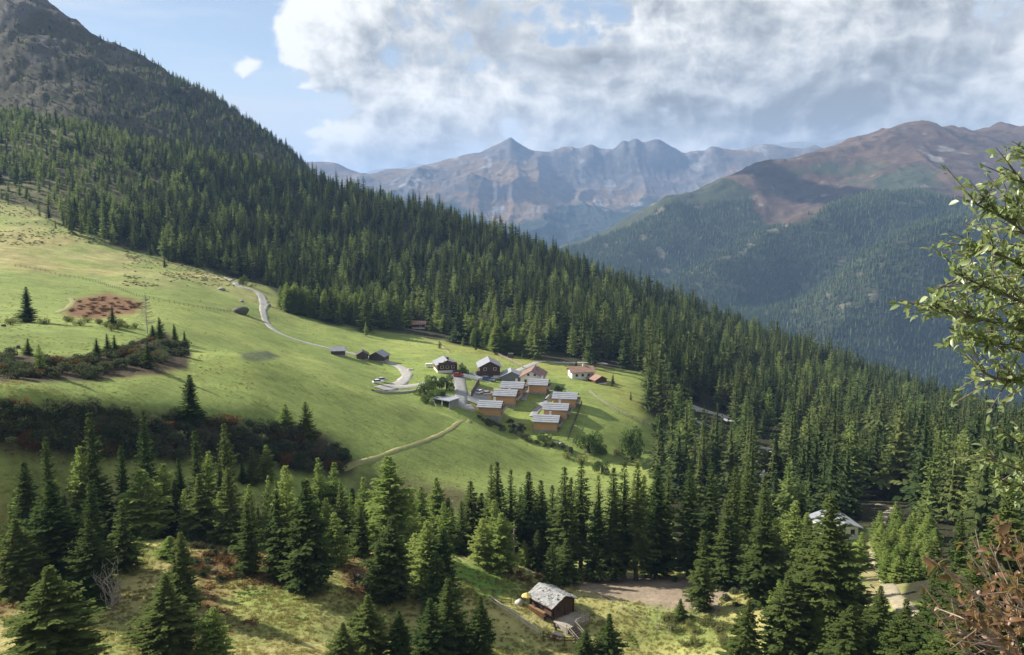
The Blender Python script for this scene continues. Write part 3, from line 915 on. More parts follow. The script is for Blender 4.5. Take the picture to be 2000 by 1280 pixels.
# ---- trees of the near slope, one by one: kind, column, top row, foot row (None: hidden, then distance), distance, crown width
FORE = [
    # lower left corner
    ('s', 53, 1104, None, 80, 150, "big dark spruce filling the lower left corner of the slope"),
    ('s', 113, 932, 1140, None, 105, "tall dark spruce standing left of the bleached dead shrub"),
    ('s', 165, 802, None, 142, 78, "tallest spruce of the dark group above the bleached dead shrub"),
    ('s', 192, 935, 1128, None, 75, "slim dark spruce directly above the bleached dead shrub"),
    ('s', 74, 851, None, 148, 66, "spruce whose tip reaches the small bright meadow patch at the left edge"),
    ('s', 26, 900, None, 132, 84, "dark spruce at the left edge below the small bright meadow patch"),
    ('s', 6, 1010, None, 105, 95, "dark spruce cut by the left edge above the corner spruce"),
    ('s', 246, 978, 1112, None, 70, "short dark spruce in front of the broad pale larch"),
    ('l', 265, 916, None, 139, 96, "broad round pale green larch behind a short dark spruce"),
    ('s', 271, 798, None, 152, 62, "tall spruce rising behind the broad pale larch to the shrub bank"),
    ('s', 338, 893, None, 150, 46, "spruce right of the broad pale larch, tip before the lower meadow"),
    ('s', 357, 925, 1052, None, 48, "spruce on the knoll edge, first in the row right of the broad pale larch"),
    ('s', 397, 922, 1058, None, 62, "wide spruce on the knoll edge, second in the row right of the broad pale larch"),
    ('s', 450, 912, 1066, None, 74, "tall dark spruce at the right end of the row along the knoll edge"),
    ('s', 373, 838, None, 164, 62, "pointed spruce rising behind the knoll row against the dark shrub bank"),
    ('s', 430, 824, None, 168, 66, "ragged spruce rising behind the knoll row beside rust coloured shrubs"),
    ('s', 419, 905, None, 150, 40, "narrow spruce squeezed between wider ones on the knoll edge"),
    ('s', 489, 976, 1122, None, 52, "slim spruce left of the massive double clump on the slope"),
    ('l', 476, 944, None, 142, 36, "small pale larch behind the slim spruce on the knoll"),
    ('s', 518, 962, None, 136, 46, "spruce half hidden on the left side of the massive clump"),
    ('s', 545, 956, 1132, None, 64, "spruce forming the left half of the massive clump"),
    ('l', 566, 907, 1130, None, 60, "light tipped larch standing in the middle of the massive clump"),
    ('s', 603, 934, 1150, None, 90, "darkest and widest spruce of the massive clump, casting a long shadow"),
    ('l', 626, 893, 1066, None, 46, "slender sunlit larch just right of the massive clump"),
    ('l', 655, 902, 1064, None, 50, "second slender sunlit larch right of the massive clump"),
    ('s', 690, 952, 1072, None, 44, "dark spruce beside the two slender sunlit larches"),
    ('s', 360, 1036, 1186, None, 72, "lone small spruce in the sunny pasture right of the dead shrub"),
    ('s', 299, 1120, None, 92, 112, "bushy spruce at the bottom edge below the dead shrub"),
    ('l', 390, 1186, None, 93, 74, "young yellowish larch at the bottom edge below the lone small spruce"),
    ('l', 334, 1046, 1088, None, 44, "tiny pale larch behind the lone small spruce"),
    ('s', 703, 1158, None, 97, 84, "sunlit spruce at the bottom edge left of the hut fence"),
    ('s', 654, 1212, None, 93, 56, "small spruce at the bottom edge under the root plate"),
    ('s', 768, 1190, None, 96, 62, "small brownish spruce at the bottom edge between two larger ones"),
    # middle group
    ('s', 706, 986, 1086, None, 50, "dark spruce at the foot of the tallest larch, on its left"),
    ('l', 766, 888, 1080, None, 88, "tallest feathery larch in front of the brown gully slope"),
    ('s', 766, 1008, 1168, None, 82, "dense dark spruce below the tallest feathery larch"),
    ('s', 742, 1060, 1172, None, 60, "lower dark spruce leaning on the dense one below the tallest larch"),
    ('l', 836, 1015, 1160, None, 66, "pale sided larch in the middle clump above the hut fence"),
    ('s', 864, 1030, 1172, None, 72, "shaded dark spruce on the right side of the middle clump"),
    ('l', 861, 1082, 1152, None, 44, "small round light topped larch at the right foot of the middle clump"),
    ('l', 822, 948, 1060, None, 46, "pale larch between the tallest feathery larch and the yellow spire larch"),
    ('l', 852, 930, 1052, None, 44, "yellow green spire shaped larch before the open meadow"),
    ('s', 876, 970, 1055, None, 38, "small dark spruce touching the yellow green spire shaped larch"),
    ('l', 730, 960, None, 150, 50, "larch behind the tallest feathery larch, on its left side"),
    ('l', 792, 985, None, 150, 46, "low larch bush filling the gap right of the tallest feathery larch"),
    # row above the hut
    ('t', 921, 938, 1084, None, 60, "first dark spruce of the tall row above the stone roofed hut"),
    ('t', 959, 904, None, 150, 44, "left one of three close spruce tips before the bright meadow"),
    ('t', 972, 900, None, 153, 46, "highest of three close spruce tips before the bright meadow"),
    ('t', 998, 916, None, 150, 50, "right one of three close spruce tips before the bright meadow"),
    ('l', 966, 975, 1104, None, 46, "upright pale larch behind the two weeping ones by the dead trunk"),
    ('l', 942, 1012, 1106, None, 52, "weeping yellow green larch, left of the pair by the dead trunk"),
    ('l', 978, 1000, 1118, None, 56, "weeping yellow green larch with bare stem, right of the pair by the dead trunk"),
    ('t', 1031, 920, None, 154, 56, "open crowned spruce right of the three close tips"),
    ('t', 1060, 936, None, 150, 50, "brownish open spruce with bare lower branches above the hut"),
    ('s', 1050, 1034, 1116, None, 36, "small narrow spruce under the brownish open spruce"),
    ('l', 1022, 1054, 1106, None, 28, "tiny larch right of the grey dead trunk"),
    ('t', 1102, 910, 1126, None, 66, "tall full spruce straight above the hut roof"),
    ('t', 1139, 896, None, 152, 62, "tall spruce with flat tufted top in the row above the hut"),
    ('s', 1077, 1060, 1156, None, 42, "young bright green spruce just behind the hut"),
    ('s', 1106, 1050, 1140, None, 60, "dark bushy spruce right behind the hut"),
    ('t', 1163, 978, 1134, None, 66, "lower broad spruce above the sandy track"),
    ('t', 1195, 910, 1134, None, 60, "left twin of the tall pair above the sandy track"),
    ('t', 1217, 900, 1130, None, 62, "right twin of the tall pair above the sandy track"),
    ('t', 1242, 900, 1134, None, 64, "tall straight spruce with its foot in the track shadow"),
    ('t', 1281, 906, 1128, None, 64, "tall spruce above the right end of the sandy track"),
    ('t', 1312, 905, None, 150, 56, "spruce half hidden between two taller ones above the track end"),
    ('t', 1342, 902, 1130, None, 66, "lofty spruce closing the row above the sandy track"),
    ('s', 1328, 1168, 1208, None, 26, "small spruce standing alone by the wire fence"),
    ('s', 875, 1128, None, 102, 96, "broad sunlit spruce at the bottom left of the hut fence"),
    ('s', 938, 1160, None, 100, 56, "narrow dark spruce at the bottom edge beside the fence start"),
    ('s', 833, 1168, None, 99, 74, "spruce at the bottom edge behind the broad sunlit one"),
    ('s', 1195, 1196, None, 106, 60, "ragged spruce at the bottom edge right of the hut terrace"),
    ('s', 1150, 1228, None, 106, 48, "small spruce hiding the lower corner of the hut terrace"),
    # second rows that close the belt
    ('l', 140, 870, None, 150, 62, "pale larch between the two tallest tips at the far left"),
    ('s', 225, 868, None, 152, 58, "shaded spruce behind the slim one above the bleached shrub"),
    ('l', 305, 905, None, 156, 56, "smaller pale larch filling the gap right of the broad one"),
    ('s', 48, 985, None, 118, 80, "dark spruce low at the left edge, half covered by the corner spruce"),
    ('s', 150, 1010, None, 106, 78, "dark spruce low between the two tall ones left of the bleached shrub"),
    ('l', 395, 880, None, 163, 50, "pale larch peeping between the two behind the knoll row"),
    ('s', 585, 968, None, 130, 62, "shaded spruce inside the massive clump"),
    ('l', 640, 1000, None, 128, 52, "light larch on the right skirt of the massive clump"),
    ('l', 702, 930, None, 156, 44, "pale larch behind the dark spruce by the two slender larches"),
    ('l', 805, 1040, None, 128, 60, "light larch right of the dense spruce below the tallest larch"),
    ('s', 848, 1075, None, 118, 60, "shaded spruce at the front of the middle clump"),
    ('t', 940, 960, None, 158, 46, "shaded spruce behind the first one of the tall row"),
    ('t', 1015, 950, None, 160, 46, "shaded spruce behind the dead trunk"),
    ('t', 1082, 945, None, 160, 50, "shaded spruce left behind the tall full one above the hut"),
    ('t', 1120, 930, None, 160, 48, "shaded spruce right behind the tall full one above the hut"),
    ('t', 1175, 925, None, 160, 50, "shaded spruce left behind the twins of the sandy track"),
    ('t', 1228, 935, None, 160, 46, "shaded spruce between the twins and the straight one"),
    ('t', 1262, 925, None, 160, 50, "shaded spruce behind the straight one above the track shadow"),
    ('t', 1298, 940, None, 163, 46, "shaded spruce low behind the track end"),
    ('t', 1362, 930, None, 160, 54, "shaded spruce right behind the lofty one of the row"),
    ('t', 1405, 925, None, 162, 54, "shaded spruce behind the first two of the right hand stand"),
    ('t', 1450, 930, None, 162, 54, "shaded spruce behind the sunlit flank of the right hand stand"),
    ('s', 1440, 1015, None, 134, 70, "full spruce in front of the right hand stand"),
    ('s', 1530, 1010, None, 140, 64, "shaded spruce left of the soft larch near the massive spruce"),
    # right side
    ('t', 1384, 900, 1132, None, 66, "tall spruce rising right of the track end, before the dark wood"),
    ('t', 1429, 908, 1138, None, 70, "tall spruce with sunlit left flank in the right hand stand"),
    ('t', 1470, 906, None, 150, 66, "tall spruce below the gravel bend in the wood"),
    ('s', 1370, 1034, 1192, None, 56, "mid sized spruce at the edge of the hut pasture"),
    ('s', 1413, 962, 1150, None, 74, "broad spruce behind the silvery bushes of the hut pasture"),
    ('s', 1486, 954, 1180, None, 84, "broad ragged spruce standing above the silvery bushes"),
    ('t', 1506, 926, None, 165, 54, "slim spruce behind the broad ragged one"),
    ('t', 1581, 940, None, 182, 36, "very narrow spruce left of the pale roofed farmhouse"),
    ('l', 1547, 976, 1112, None, 60, "soft larch in the gap left of the massive spruce"),
    ('s', 1522, 1080, 1184, None, 38, "small spruce in the sunlit gap left of the massive spruce"),
    ('l', 1518, 1130, 1200, None, 40, "small bright larch in the sunlit gap left of the massive spruce"),
    ('s', 1640, 966, None, 100, 150, "massive spruce standing before the pale roofed farmhouse"),
    ('s', 1596, 1012, None, 108, 96, "spruce merged with the left side of the massive spruce"),
    ('t', 1672, 930, None, 196, 44, "spruce behind the pale roofed farmhouse, over the ridge end"),
    ('t', 1612, 945, None, 196, 46, "spruce behind the left end of the pale roofed farmhouse"),
    ('s', 1701, 1106, None, 106, 60, "slim spruce at the left edge of the gravel drive"),
    ('s', 1748, 1142, None, 92, 66, "dark spruce at the bottom before the gravel drive"),
    ('s', 1556, 1120, None, 100, 92, "dark spruce at the bottom left of the massive spruce"),
    ('s', 1481, 1170, None, 101, 74, "spruce at the bottom edge below the silvery bushes"),
    ('s', 1690, 1180, None, 92, 84, "low dark spruce at the foot of the massive spruce"),
    ('l', 1592, 1000, None, 172, 34, "yellowing larch left of the farmhouse roof"),
    ('l', 1679, 1038, 1096, None, 30, "small yellow larch at the gable of the farmhouse"),
    ('s', 1985, 935, None, 60, 150, "large near spruce at the right edge behind the leafy branches"),
    ('s', 1905, 1005, None, 66, 100, "near spruce left of the large one at the right edge"),
    ('s', 1852, 1095, None, 70, 90, "near spruce beside the young yellow larches, sloping down to the bottom edge"),
    ('s', 1800, 1165, None, 72, 80, "near spruce at the bottom right of the gravel drive"),
    ('s', 1935, 1085, None, 52, 130, "near spruce behind the copper leaved twigs in the corner"),
    # above the meadow
    ('s', 55, 559, 629, None, 34, "lone dark spruce on the upper meadow at the far left"),
    ('s', 221, 596, 641, None, 19, "small spruce below the rust red heather patch"),
    ('s', 313, 619, 668, None, 24, "spruce right of the bare grey conifer, on the meadow nose"),
    ('s', 299, 634, 664, None, 22, "short spruce at the foot of the bare grey conifer"),
    ('s', 341, 632, 664, None, 13, "slim spruce on the meadow nose, second from its tip"),
    ('s', 361, 646, 671, None, 12, "slim spruce standing last at the tip of the meadow nose"),
    ('s', 290, 660, 719, None, 24, "dark spruce standing in the shrubs under the meadow nose"),
    ('s', 190, 660, 700, None, 20, "left one of three small spruces above the upper shrub bank"),
    ('s', 211, 651, 696, None, 22, "middle one of three small spruces above the upper shrub bank"),
    ('s', 225, 653, 694, None, 17, "right one of three small spruces above the upper shrub bank"),
    ('s', 56, 660, 693, None, 20, "small spruce beside the rust coloured shrub at the left"),
    ('l', 79, 672, 732, None, 26, "thin bluish larch in the upper shrub bank"),
    ('s', 376, 730, 830, None, 52, "solitary dark cone shaped spruce on the lower rim of the meadow"),
    ('l', 559, 788, 845, None, 34, "soft larch on the rim of the gully left of a dark spruce"),
    ('s', 598, 783, 862, None, 40, "dark spruce with a crooked twin top on the rim of the gully"),
    ('s', 251, 795, 832, None, 16, "small spruce poking out of the lower shrub bank"),
    ('l', 520, 868, 940, None, 34, "hazy green larch in the shaded gully"),
    ('s', 494, 872, 945, None, 30, "shaded spruce in the gully left of the hazy larch"),
    ('s', 474, 898, 945, None, 20, "small spruce beside the shaded one in the gully"),
]
def dip_d(px):
    """the bottom of the dip behind the knoll"""
    return float(np.interp(px, [0, 150, 300, 450, 600, 660], [133, 141, 148, 154, 160, 168]))


GROUP_FORE = "conifers of the near slope"
for kind, px, yt, yb, d, w, lab in FORE:
    if d and px < 650: d = min(d, dip_d(px))
    fore_tree(kind, px, yt, yb, d, w, lab, GROUP_FORE if yt > 780 else "conifers on the meadow and its banks")

# small conifers crowding the dip behind the knoll: nothing tells them apart
for i in range(64):
    px = -8 + i * 14.3 + rng.uniform(-9, 9)
    k = 'l' if rng.random() < 0.38 else 's'
    fore_tree(k, px, rng.uniform(925, 1005) + (20 if px > 700 else 0), None, min(rng.uniform(137, 152) + (8 if px > 500 else 0), dip_d(px) + 2), rng.uniform(30, 48), "small %s crowded in the dip behind the sunny knoll" % ("pale larch" if k == 'l' else "dark spruce"), "small %s in the dip behind the knoll" % ("larches" if k == 'l' else "spruces"))

# young light green larches beside the gravel drive: nothing tells them apart
for i in range(34):
    yb = 1068 + (i % 6) * 17 + rng.uniform(-7, 7)
    px = 1742 + (yb - 1060) * 0.22 + (i // 6) * 19 + rng.uniform(-9, 9)
    fore_tree('l', px, yb - rng.uniform(62, 86), None, float(land.at(1722, yb, 95).y) + 4, rng.uniform(26, 36), "young yellow green larch in the thicket right of the gravel drive", "young larches beside the gravel drive")

# ------------------------------------------------------------------ forests
MID_S = [mesh_np("forest_spruce", *(lambda g: (g[0], [g[1]]))(conifer(200 + i, 20, (3.3, 4.2, 3.8, 4.8, 2.8, 4.4)[i], (22, 24, 19, 23, 20, 18)[i], 6, 2, (0.1, 0.06, 0.16, 0.08, 0.14, 0.1)[i], core=(0.42, 0.44, 0.3, 0.46, 0.36, 0.4)[i], twig=0.52, gap=(0.05, 0.04, 0.18, 0.05, 0.12, 0.1)[i]))) for i in range(6)]
MID_L = [mesh_np("forest_larch", *(lambda g: (g[0], [g[1]]))(conifer(230 + i, 20, 4.4, 19, 7, 2, 0.08, 'larch', 0.28, twig=0.45))) for i in range(4)]
for m in MID_S: m.materials.append(M_SPRUCE_FAR)
for m in MID_L: m.materials.append(M_LARCH_FAR)

S0 = 7.1
gx, gy = np.meshgrid(np.arange(-820, 900, S0), np.arange(112, 1420, S0), indexing='ij')
gx = (gx + rng.uniform(-0.48, 0.48, gx.shape) * S0).ravel(); gy = (gy + rng.uniform(-0.48, 0.48, gy.shape) * S0).ravel()
ok = np.abs(gx / gy) < 0.80
gx, gy = gx[ok], gy[ok]
gz = land.z(gx, gy); gp, gq = to_pix(gx, gy, gz)
crest_d = np.interp(gp, PX, ROWS[15][1])
jx, jy = gp + fbm(gx / 20, gy / 20, 3, 401) * 40, gq + fbm(gx / 20, gy / 20, 3, 402) * 15
inside = in_poly(jx, jy, FOREST_POLY) & (gy > 236)
main = inside & (gy < crest_d + 35) & ~((gp < 1265) & (gy < 395) & (gq > 700))
low = (gp > 1278) & (gy > 176) & (gy < 300) & (gq > 900) & (gp < 2300)
low &= ~((gp < 1440) & (gy < 225)) & ~((np.abs(gp - 1722) < 66) & (gy < 209))
# glades and the gravel bends
def near_line(x, y, pts, r):
    m = np.zeros(x.shape, bool)
    for (a, b), (c, d) in zip(pts[:-1], pts[1:]):
        t = np.clip(((x - a) * (c - a) + (y - b) * (d - b)) / ((c - a) ** 2 + (d - b) ** 2), 0, 1)
        m |= np.hypot(x - a - t * (c - a), y - b - t * (d - b)) < r
    return m
clear = in_poly(gp, gq, [(1338, 815), (1346, 790), (1425, 804), (1436, 846), (1420, 900), (1352, 892)])
clear |= in_poly(gp, gq, [(1474, 905), (1484, 866), (1530, 870), (1534, 920), (1522, 985), (1472, 990)])
clear |= near_line(gp, gq, [(1335, 835), (1370, 855), (1385, 880)], 7)
clear |= near_line(gp, gq, [(1698, 985), (1748, 992), (1748, 1010)], 12) & (gy < 260)
clear |= in_poly(gp, gq, [(860, 640), (880, 610), (900, 640), (910, 690), (850, 690)]) & (rng.random(gx.size) < 0.72)
clear |= in_poly(gp, gq, [(960, 690), (1010, 665), (1090, 690), (1150, 712), (1090, 712)])
clear |= in_poly(gp, gq, [(1140, 700), (1180, 705), (1230, 730), (1200, 740)])
clear |= in_poly(gp, gq, [(560, 600), (660, 622), (780, 640), (850, 655), (850, 668), (700, 655), (560, 630)]) & (gy < 430)
clear |= (np.hypot((gp - 815) / 24, (gq - 640) / 14) < 1) | ((np.abs(gp - 817) < 23) & (gq > 636) & (gq < 680))
low |= (gp > 1850) & (gy > 118) & (gy <= 176) & (gp < 2300)
clear |= near_line(gp, gq, [(392, 538), (432, 541), (462, 556), (500, 572)], 9)
main &= ~clear; low &= ~clear
thin = np.clip((gp - 350) / 250, 0.0, 1.0)
larch_p = np.clip(0.16 + 0.58 * np.clip((520 - gp) / 400, 0, 1) + 0.35 * fbm(gx / 55, gy / 55, 3, 411) + 0.55 * np.exp(-((gp - 930) / 110) ** 2 - ((gq - 655) / 34) ** 2) + 0.4 * np.exp(-((gp - 700) / 120) ** 2 - ((gq - 625) / 25) ** 2), 0.03, 0.92)
left_open = (gp < 330) & (gq < 420)
keep = np.where(left_open, 0.66 + 0.25 * np.clip(gp / 330, 0, 1), 0.93) * np.where((gp < 120) & (gq > 360), 0.45, 1)
keep *= np.where((gp > 840) & (gp < 1070) & (gq > 600) & (gq < 700), 0.45, 1)
keep *= np.where(fbm(gx / 30, gy / 30, 3, 421) < -0.42, 0.35, 1)
main &= rng.random(gx.size) < keep
# the left mountain: scattered above, denser below
mtn = (gy > crest_d + 35) & (gp < 650) & (gp > -260) & (gy < 1400)
line_y = np.interp(gp, [-300, 0, 100, 200, 300, 450, 620], [170, 205, 190, 150, 128, 200, 300])
dm = fbm(gx / 70, gy / 70, 4, 431)
pm = np.clip(0.26 + 0.42 * np.clip((gq - line_y) / 90, 0, 1) + 0.45 * np.clip((gp - 170) / 200, 0, 1) + 0.35 * dm, 0.03, 0.75)
pm = np.where((gp < 160) & (gq < 230), 0.10 + 0.3 * (dm > 0.1), pm)
pm *= np.where((gq < 130) & (gp < 260), 0.5, 1)
mtn &= rng.random(gx.size) < pm

fringe = in_poly(jx, jy - 16, FOREST_POLY) & ~inside & (gy > 300) & (gp < 1290) & (rng.random(gx.size) < 0.16) & ~clear
main |= fringe
sel = main | low
is_l = rng.random(gx.size) < np.where(low, 0.12, np.where(mtn, 0.35, larch_p))
hh = np.where(is_l, rng.normal(16.5, 2.6, gx.size), rng.normal(17.5, 4.4, gx.size))
hh *= np.where(left_open, 0.72, 1) * np.where(mtn, 0.62, 1) * np.where(low, 1.12, 1)
young = fbm(gx / 28, gy / 28, 2, 441)
hh *= np.where(young > 0.38, 0.68, 1.0)
hh = np.where(fringe, rng.uniform(2.5, 9, gx.size), hh)
hh = np.clip(hh, 2.5, 27)
app = hh / gy
vis_order = np.argsort(-app)
shown = (np.abs(gp - 1000) < 1015)
ind_s = [i for i in vis_order if sel[i] and shown[i] and not is_l[i]][:170]
ind_l = [i for i in vis_order if sel[i] and shown[i] and is_l[i]][:150]
indiv = np.zeros(gx.size, bool); indiv[ind_s] = True; indiv[ind_l] = True


def zone_label(px, py, d, larch):
    k = "light green larch" if larch else "dark green spruce"
    if px > 1270 and d < 215: return k + " in the deep wood behind the pale roofed farmhouse and gravel drive"
    if px > 1270 and d < 300: return k + " in the wood between the lower tree row and the gravel bends"
    if px > 1170: return k + " on the forest edge right of the white farmhouse"
    if px > 830: return k + " at the forest edge above the chalet village"
    if px > 540: return k + " in the stand behind the meadow and its dark barns"
    return k + " along the forest edge above the upper left pasture"


first_of = {}
for i in ind_s + ind_l:
    i = int(i)
    meshes = MID_L if is_l[i] else MID_S
    mi = int(rng.integers(len(meshes)))
    o = bpy.data.objects.new("larch_tree" if is_l[i] else "spruce_tree", meshes[mi]); COL.objects.link(o)
    o.location = (gx[i], gy[i], gz[i] - 0.3); o.rotation_euler = (0, 0, rng.uniform(0, 6.28))
    s = hh[i] / 20; w = s * rng.uniform(0.85, 1.25)
    o.scale = (w, w, s)
    lab = zone_label(gp[i], gq[i], gy[i], is_l[i])
    tag(o, lab, "larch" if is_l[i] else "spruce", lab.replace("light green larch", "larches").replace("dark green spruce", "spruces"))
    first_of.setdefault((bool(is_l[i]), mi), o)


def instancer(name, pts, scales, rots, idx, protos, kind='stuff'):
    """one object whose vertices carry copies of the given tree meshes"""
    me = bpy.data.meshes.new(name)
    me.vertices.add(len(pts)); me.vertices.foreach_set('co', np.asarray(pts, np.float32).ravel())
    a = me.attributes.new('size', 'FLOAT_VECTOR', 'POINT'); a.data.foreach_set('vector', np.asarray(scales, np.float32).ravel())
    a = me.attributes.new('turn', 'FLOAT', 'POINT'); a.data.foreach_set('value', np.asarray(rots, np.float32))
    a = me.attributes.new('which', 'INT', 'POINT'); a.data.foreach_set('value', np.asarray(idx, np.int32))
    o = link(name, me)
    ng = bpy.data.node_groups.new(name, 'GeometryNodeTree')
    ng.interface.new_socket('Geometry', in_out='INPUT', socket_type='NodeSocketGeometry')
    ng.interface.new_socket('Geometry', in_out='OUTPUT', socket_type='NodeSocketGeometry')
    G = NT(ng)
    gi, go = G.new('NodeGroupInput'), G.new('NodeGroupOutput')
    jn = G.new('GeometryNodeJoinGeometry')
    def named(n, t):
        nd = G.new('GeometryNodeInputNamedAttribute', data_type=t); nd.inputs[0].default_value = n
        return [s for s in nd.outputs if s.enabled and s.name == 'Attribute'][0]
    size, turn, which = named('size', 'FLOAT_VECTOR'), named('turn', 'FLOAT'), named('which', 'INT')
    cx = G.new('ShaderNodeCombineXYZ'); G.link(turn, cx.inputs[2])
    for k, po in enumerate(protos):
        ob = G.new('GeometryNodeObjectInfo'); ob.inputs[0].default_value = po; ob.inputs['As Instance'].default_value = True
        cmpn = G.new('FunctionNodeCompare', data_type='INT', operation='EQUAL')
        si = [s for s in cmpn.inputs if s.enabled]
        G.link(which, si[0]); si[1].default_value = k
        ip = G.new('GeometryNodeInstanceOnPoints')
        G.link(gi.outputs[0], ip.inputs['Points']); G.link(cmpn.outputs[0], ip.inputs['Selection'])
        G.link(ob.outputs['Geometry'], ip.inputs['Instance']); G.link(cx.outputs[0], ip.inputs['Rotation']); G.link(size, ip.inputs['Scale'])
        G.link(ip.outputs[0], jn.inputs[0])
    G.link(jn.outputs[0], go.inputs[0])
    md = o.modifiers.new("trees", 'NODES'); md.node_group = ng
    return tag(o, kind=kind)


def bare_proto(me):
    """a prototype that is only the source of copies; it is not in the scene"""
    return bpy.data.objects.new(me.name, me)


protos = [bare_proto(m) for m in MID_S] + [bare_proto(m) for m in MID_L]
rest = np.nonzero((sel | mtn) & ~indiv)[0]
n = rest.size
idx = np.where(is_l[rest], 6 + rng.integers(0, 4, n), rng.integers(0, 6, n))
s = hh[rest] / 20; w = s * rng.uniform(0.85, 1.3, n)
instancer("forest", np.stack([gx[rest], gy[rest], gz[rest] - 0.3], 1), np.stack([w, w, s], 1), rng.uniform(0, 6.28, n), idx, protos)
print("forest trees", n, "individual", len(ind_s), len(ind_l))

# the woods on the far side of the valley
FAR_P = []
for i in range(3):
    rs = np.random.default_rng(500 + i)
    parts = []
    for k in range(5):
        z0, z1 = k * 3.4 + rs.uniform(0, .6) + 0.5, k * 3.4 + 6.0
        a = np.arange(7) / 7 * 6.283 + rs.uniform(0, 1)
        rr = (3.1 - k * 0.55) * rs.uniform(0.6, 1.2, 7)
        V = np.concatenate([np.stack([np.cos(a) * rr, np.sin(a) * rr, np.full(7, z0) + rs.uniform(-.5, .5, 7)], 1), [(0, 0, z1)]])
        F = np.stack([np.arange(7), (np.arange(7) + 1) % 7, np.full(7, 7)], 1)
        parts.append((V, F))
    V, F = merge(parts)
    me = mesh_np("valley_tree", V, [F]); me.materials.append(M_VALLEY_LARCH if i == 2 else M_VALLEY)
    FAR_P.append(bare_proto(me))
SF = 8.2
fx_, fy_ = np.meshgrid(np.arange(-350, 2300, SF), np.arange(1680, 3350, SF), indexing='ij')
fx_ = (fx_ + rng.uniform(-0.5, 0.5, fx_.shape) * SF).ravel(); fy_ = (fy_ + rng.uniform(-0.5, 0.5, fy_.shape) * SF).ravel()
ok = (fx_ / fy_ < 0.68) & (fx_ / fy_ > 0.02)
fx_, fy_ = fx_[ok], fy_[ok]
fz_ = hillR.z(fx_, fy_); fp, fq = to_pix(fx_, fy_, fz_)
n2 = fbm(fx_ / 40, fy_ / 40, 4, 62)
ok = in_poly(fp + 14 * n2, fq + 8 * n2, TREELINE) & ~(fbm(fx_ / 45, fy_ / 45, 3, 65) > 0.56) & (rng.random(fx_.size) < 0.9)
edge = in_poly(fp, fq - 16, TREELINE) & ~in_poly(fp, fq, TREELINE)
fx_, fy_, fz_ = fx_[ok], fy_[ok], fz_[ok]
n = fx_.size
lp = np.clip(0.22 + 0.6 * fbm(fx_ / 220, fy_ / 220, 3, 66), 0.04, 0.7)
idx = np.where(rng.random(n) < lp, 2, rng.integers(0, 2, n))
s = rng.uniform(0.5, 0.95, n); w = s * rng.uniform(1.1, 1.6, n)
instancer("forest", np.stack([fx_, fy_, fz_ - 0.5], 1), np.stack([w, w, s], 1), rng.uniform(0, 6.28, n), idx, FAR_P)
print("far trees", n)

# ------------------------------------------------------------------ roads and paths
M_GRAVEL = plain_mat("gravel", (0.38, 0.37, 0.345), (0.26, 0.25, 0.23), 1.2, 0.95, 0.1)
M_CONCRETE = plain_mat("concrete", (0.28, 0.28, 0.275), (0.21, 0.21, 0.21), 0.5, 0.9, 0.2)
M_DIRT = plain_mat("dirt_path", (0.27, 0.25, 0.12), (0.19, 0.20, 0.075), 0.8, 0.95, 0.1)
M_TRACK = plain_mat("gravel_drive", (0.31, 0.27, 0.19), (0.21, 0.185, 0.12), 0.7, 0.95, 0.1)


def smooth_line(P, step):
    P = np.asarray(P, float)
    seg = np.r_[0, np.cumsum(np.linalg.norm(np.diff(P, axis=0), axis=1))]
    q = np.arange(0, seg[-1] + step * 0.5, step)
    m = pchip_slopes(seg[None], np.zeros((1, len(seg))))  # shape helper only
    out = np.stack([pchip(seg, P[:, k], q) for k in range(P.shape[1])], 1)
    for _ in range(4):
        out[1:-1] = 0.25 * out[:-2] + 0.5 * out[1:-1] + 0.25 * out[2:]
    return out


def strip(name, pts, width, m, dmin=60, step=1.6, lift=0.10, ragged=0.25, wid=None):
    g = [land.at(px, py, dmin if len(t) == 0 else t[0]) for px, py, *t in pts]
    L = smooth_line([(v.x, v.y) for v in g], step)
    t = np.gradient(L, axis=0); t /= np.linalg.norm(t, axis=1)[:, None]
    nrm = np.stack([-t[:, 1], t[:, 0]], 1)
    n = len(L); s = np.linspace(0, 1, n)
    w = np.interp(s, np.linspace(0, 1, len(wid)), wid) if wid else np.full(n, width)
    offs = np.array((-0.62, -0.5, -0.25, 0, 0.25, 0.5, 0.62)); rise = np.array((-0.35, 0, 0.05, 0.07, 0.05, 0, -0.35))
    rows = []
    for k, (o, r) in enumerate(zip(offs, rise)):
        ww = w * (1 + ragged * fbm(s * n * step / 4 + 31 * k, s * 0 + k, 3, 77) * (abs(o) > 0.4))
        xy = L + nrm * (o * ww)[:, None]
        z = np.maximum(land.z(xy[:, 0], xy[:, 1]), land.z(L[:, 0], L[:, 1]) - 0.4 if r > -0.1 else -1e9) + lift + r
        rows.append(np.stack([xy[:, 0], xy[:, 1], z], 1))
    V = np.stack(rows, 1).reshape(-1, 3)
    return tag(link(name, mesh_np(name, V, [grid_faces(n, 7)[:, ::-1]], smooth=True), mats=(m,)), kind='structure')


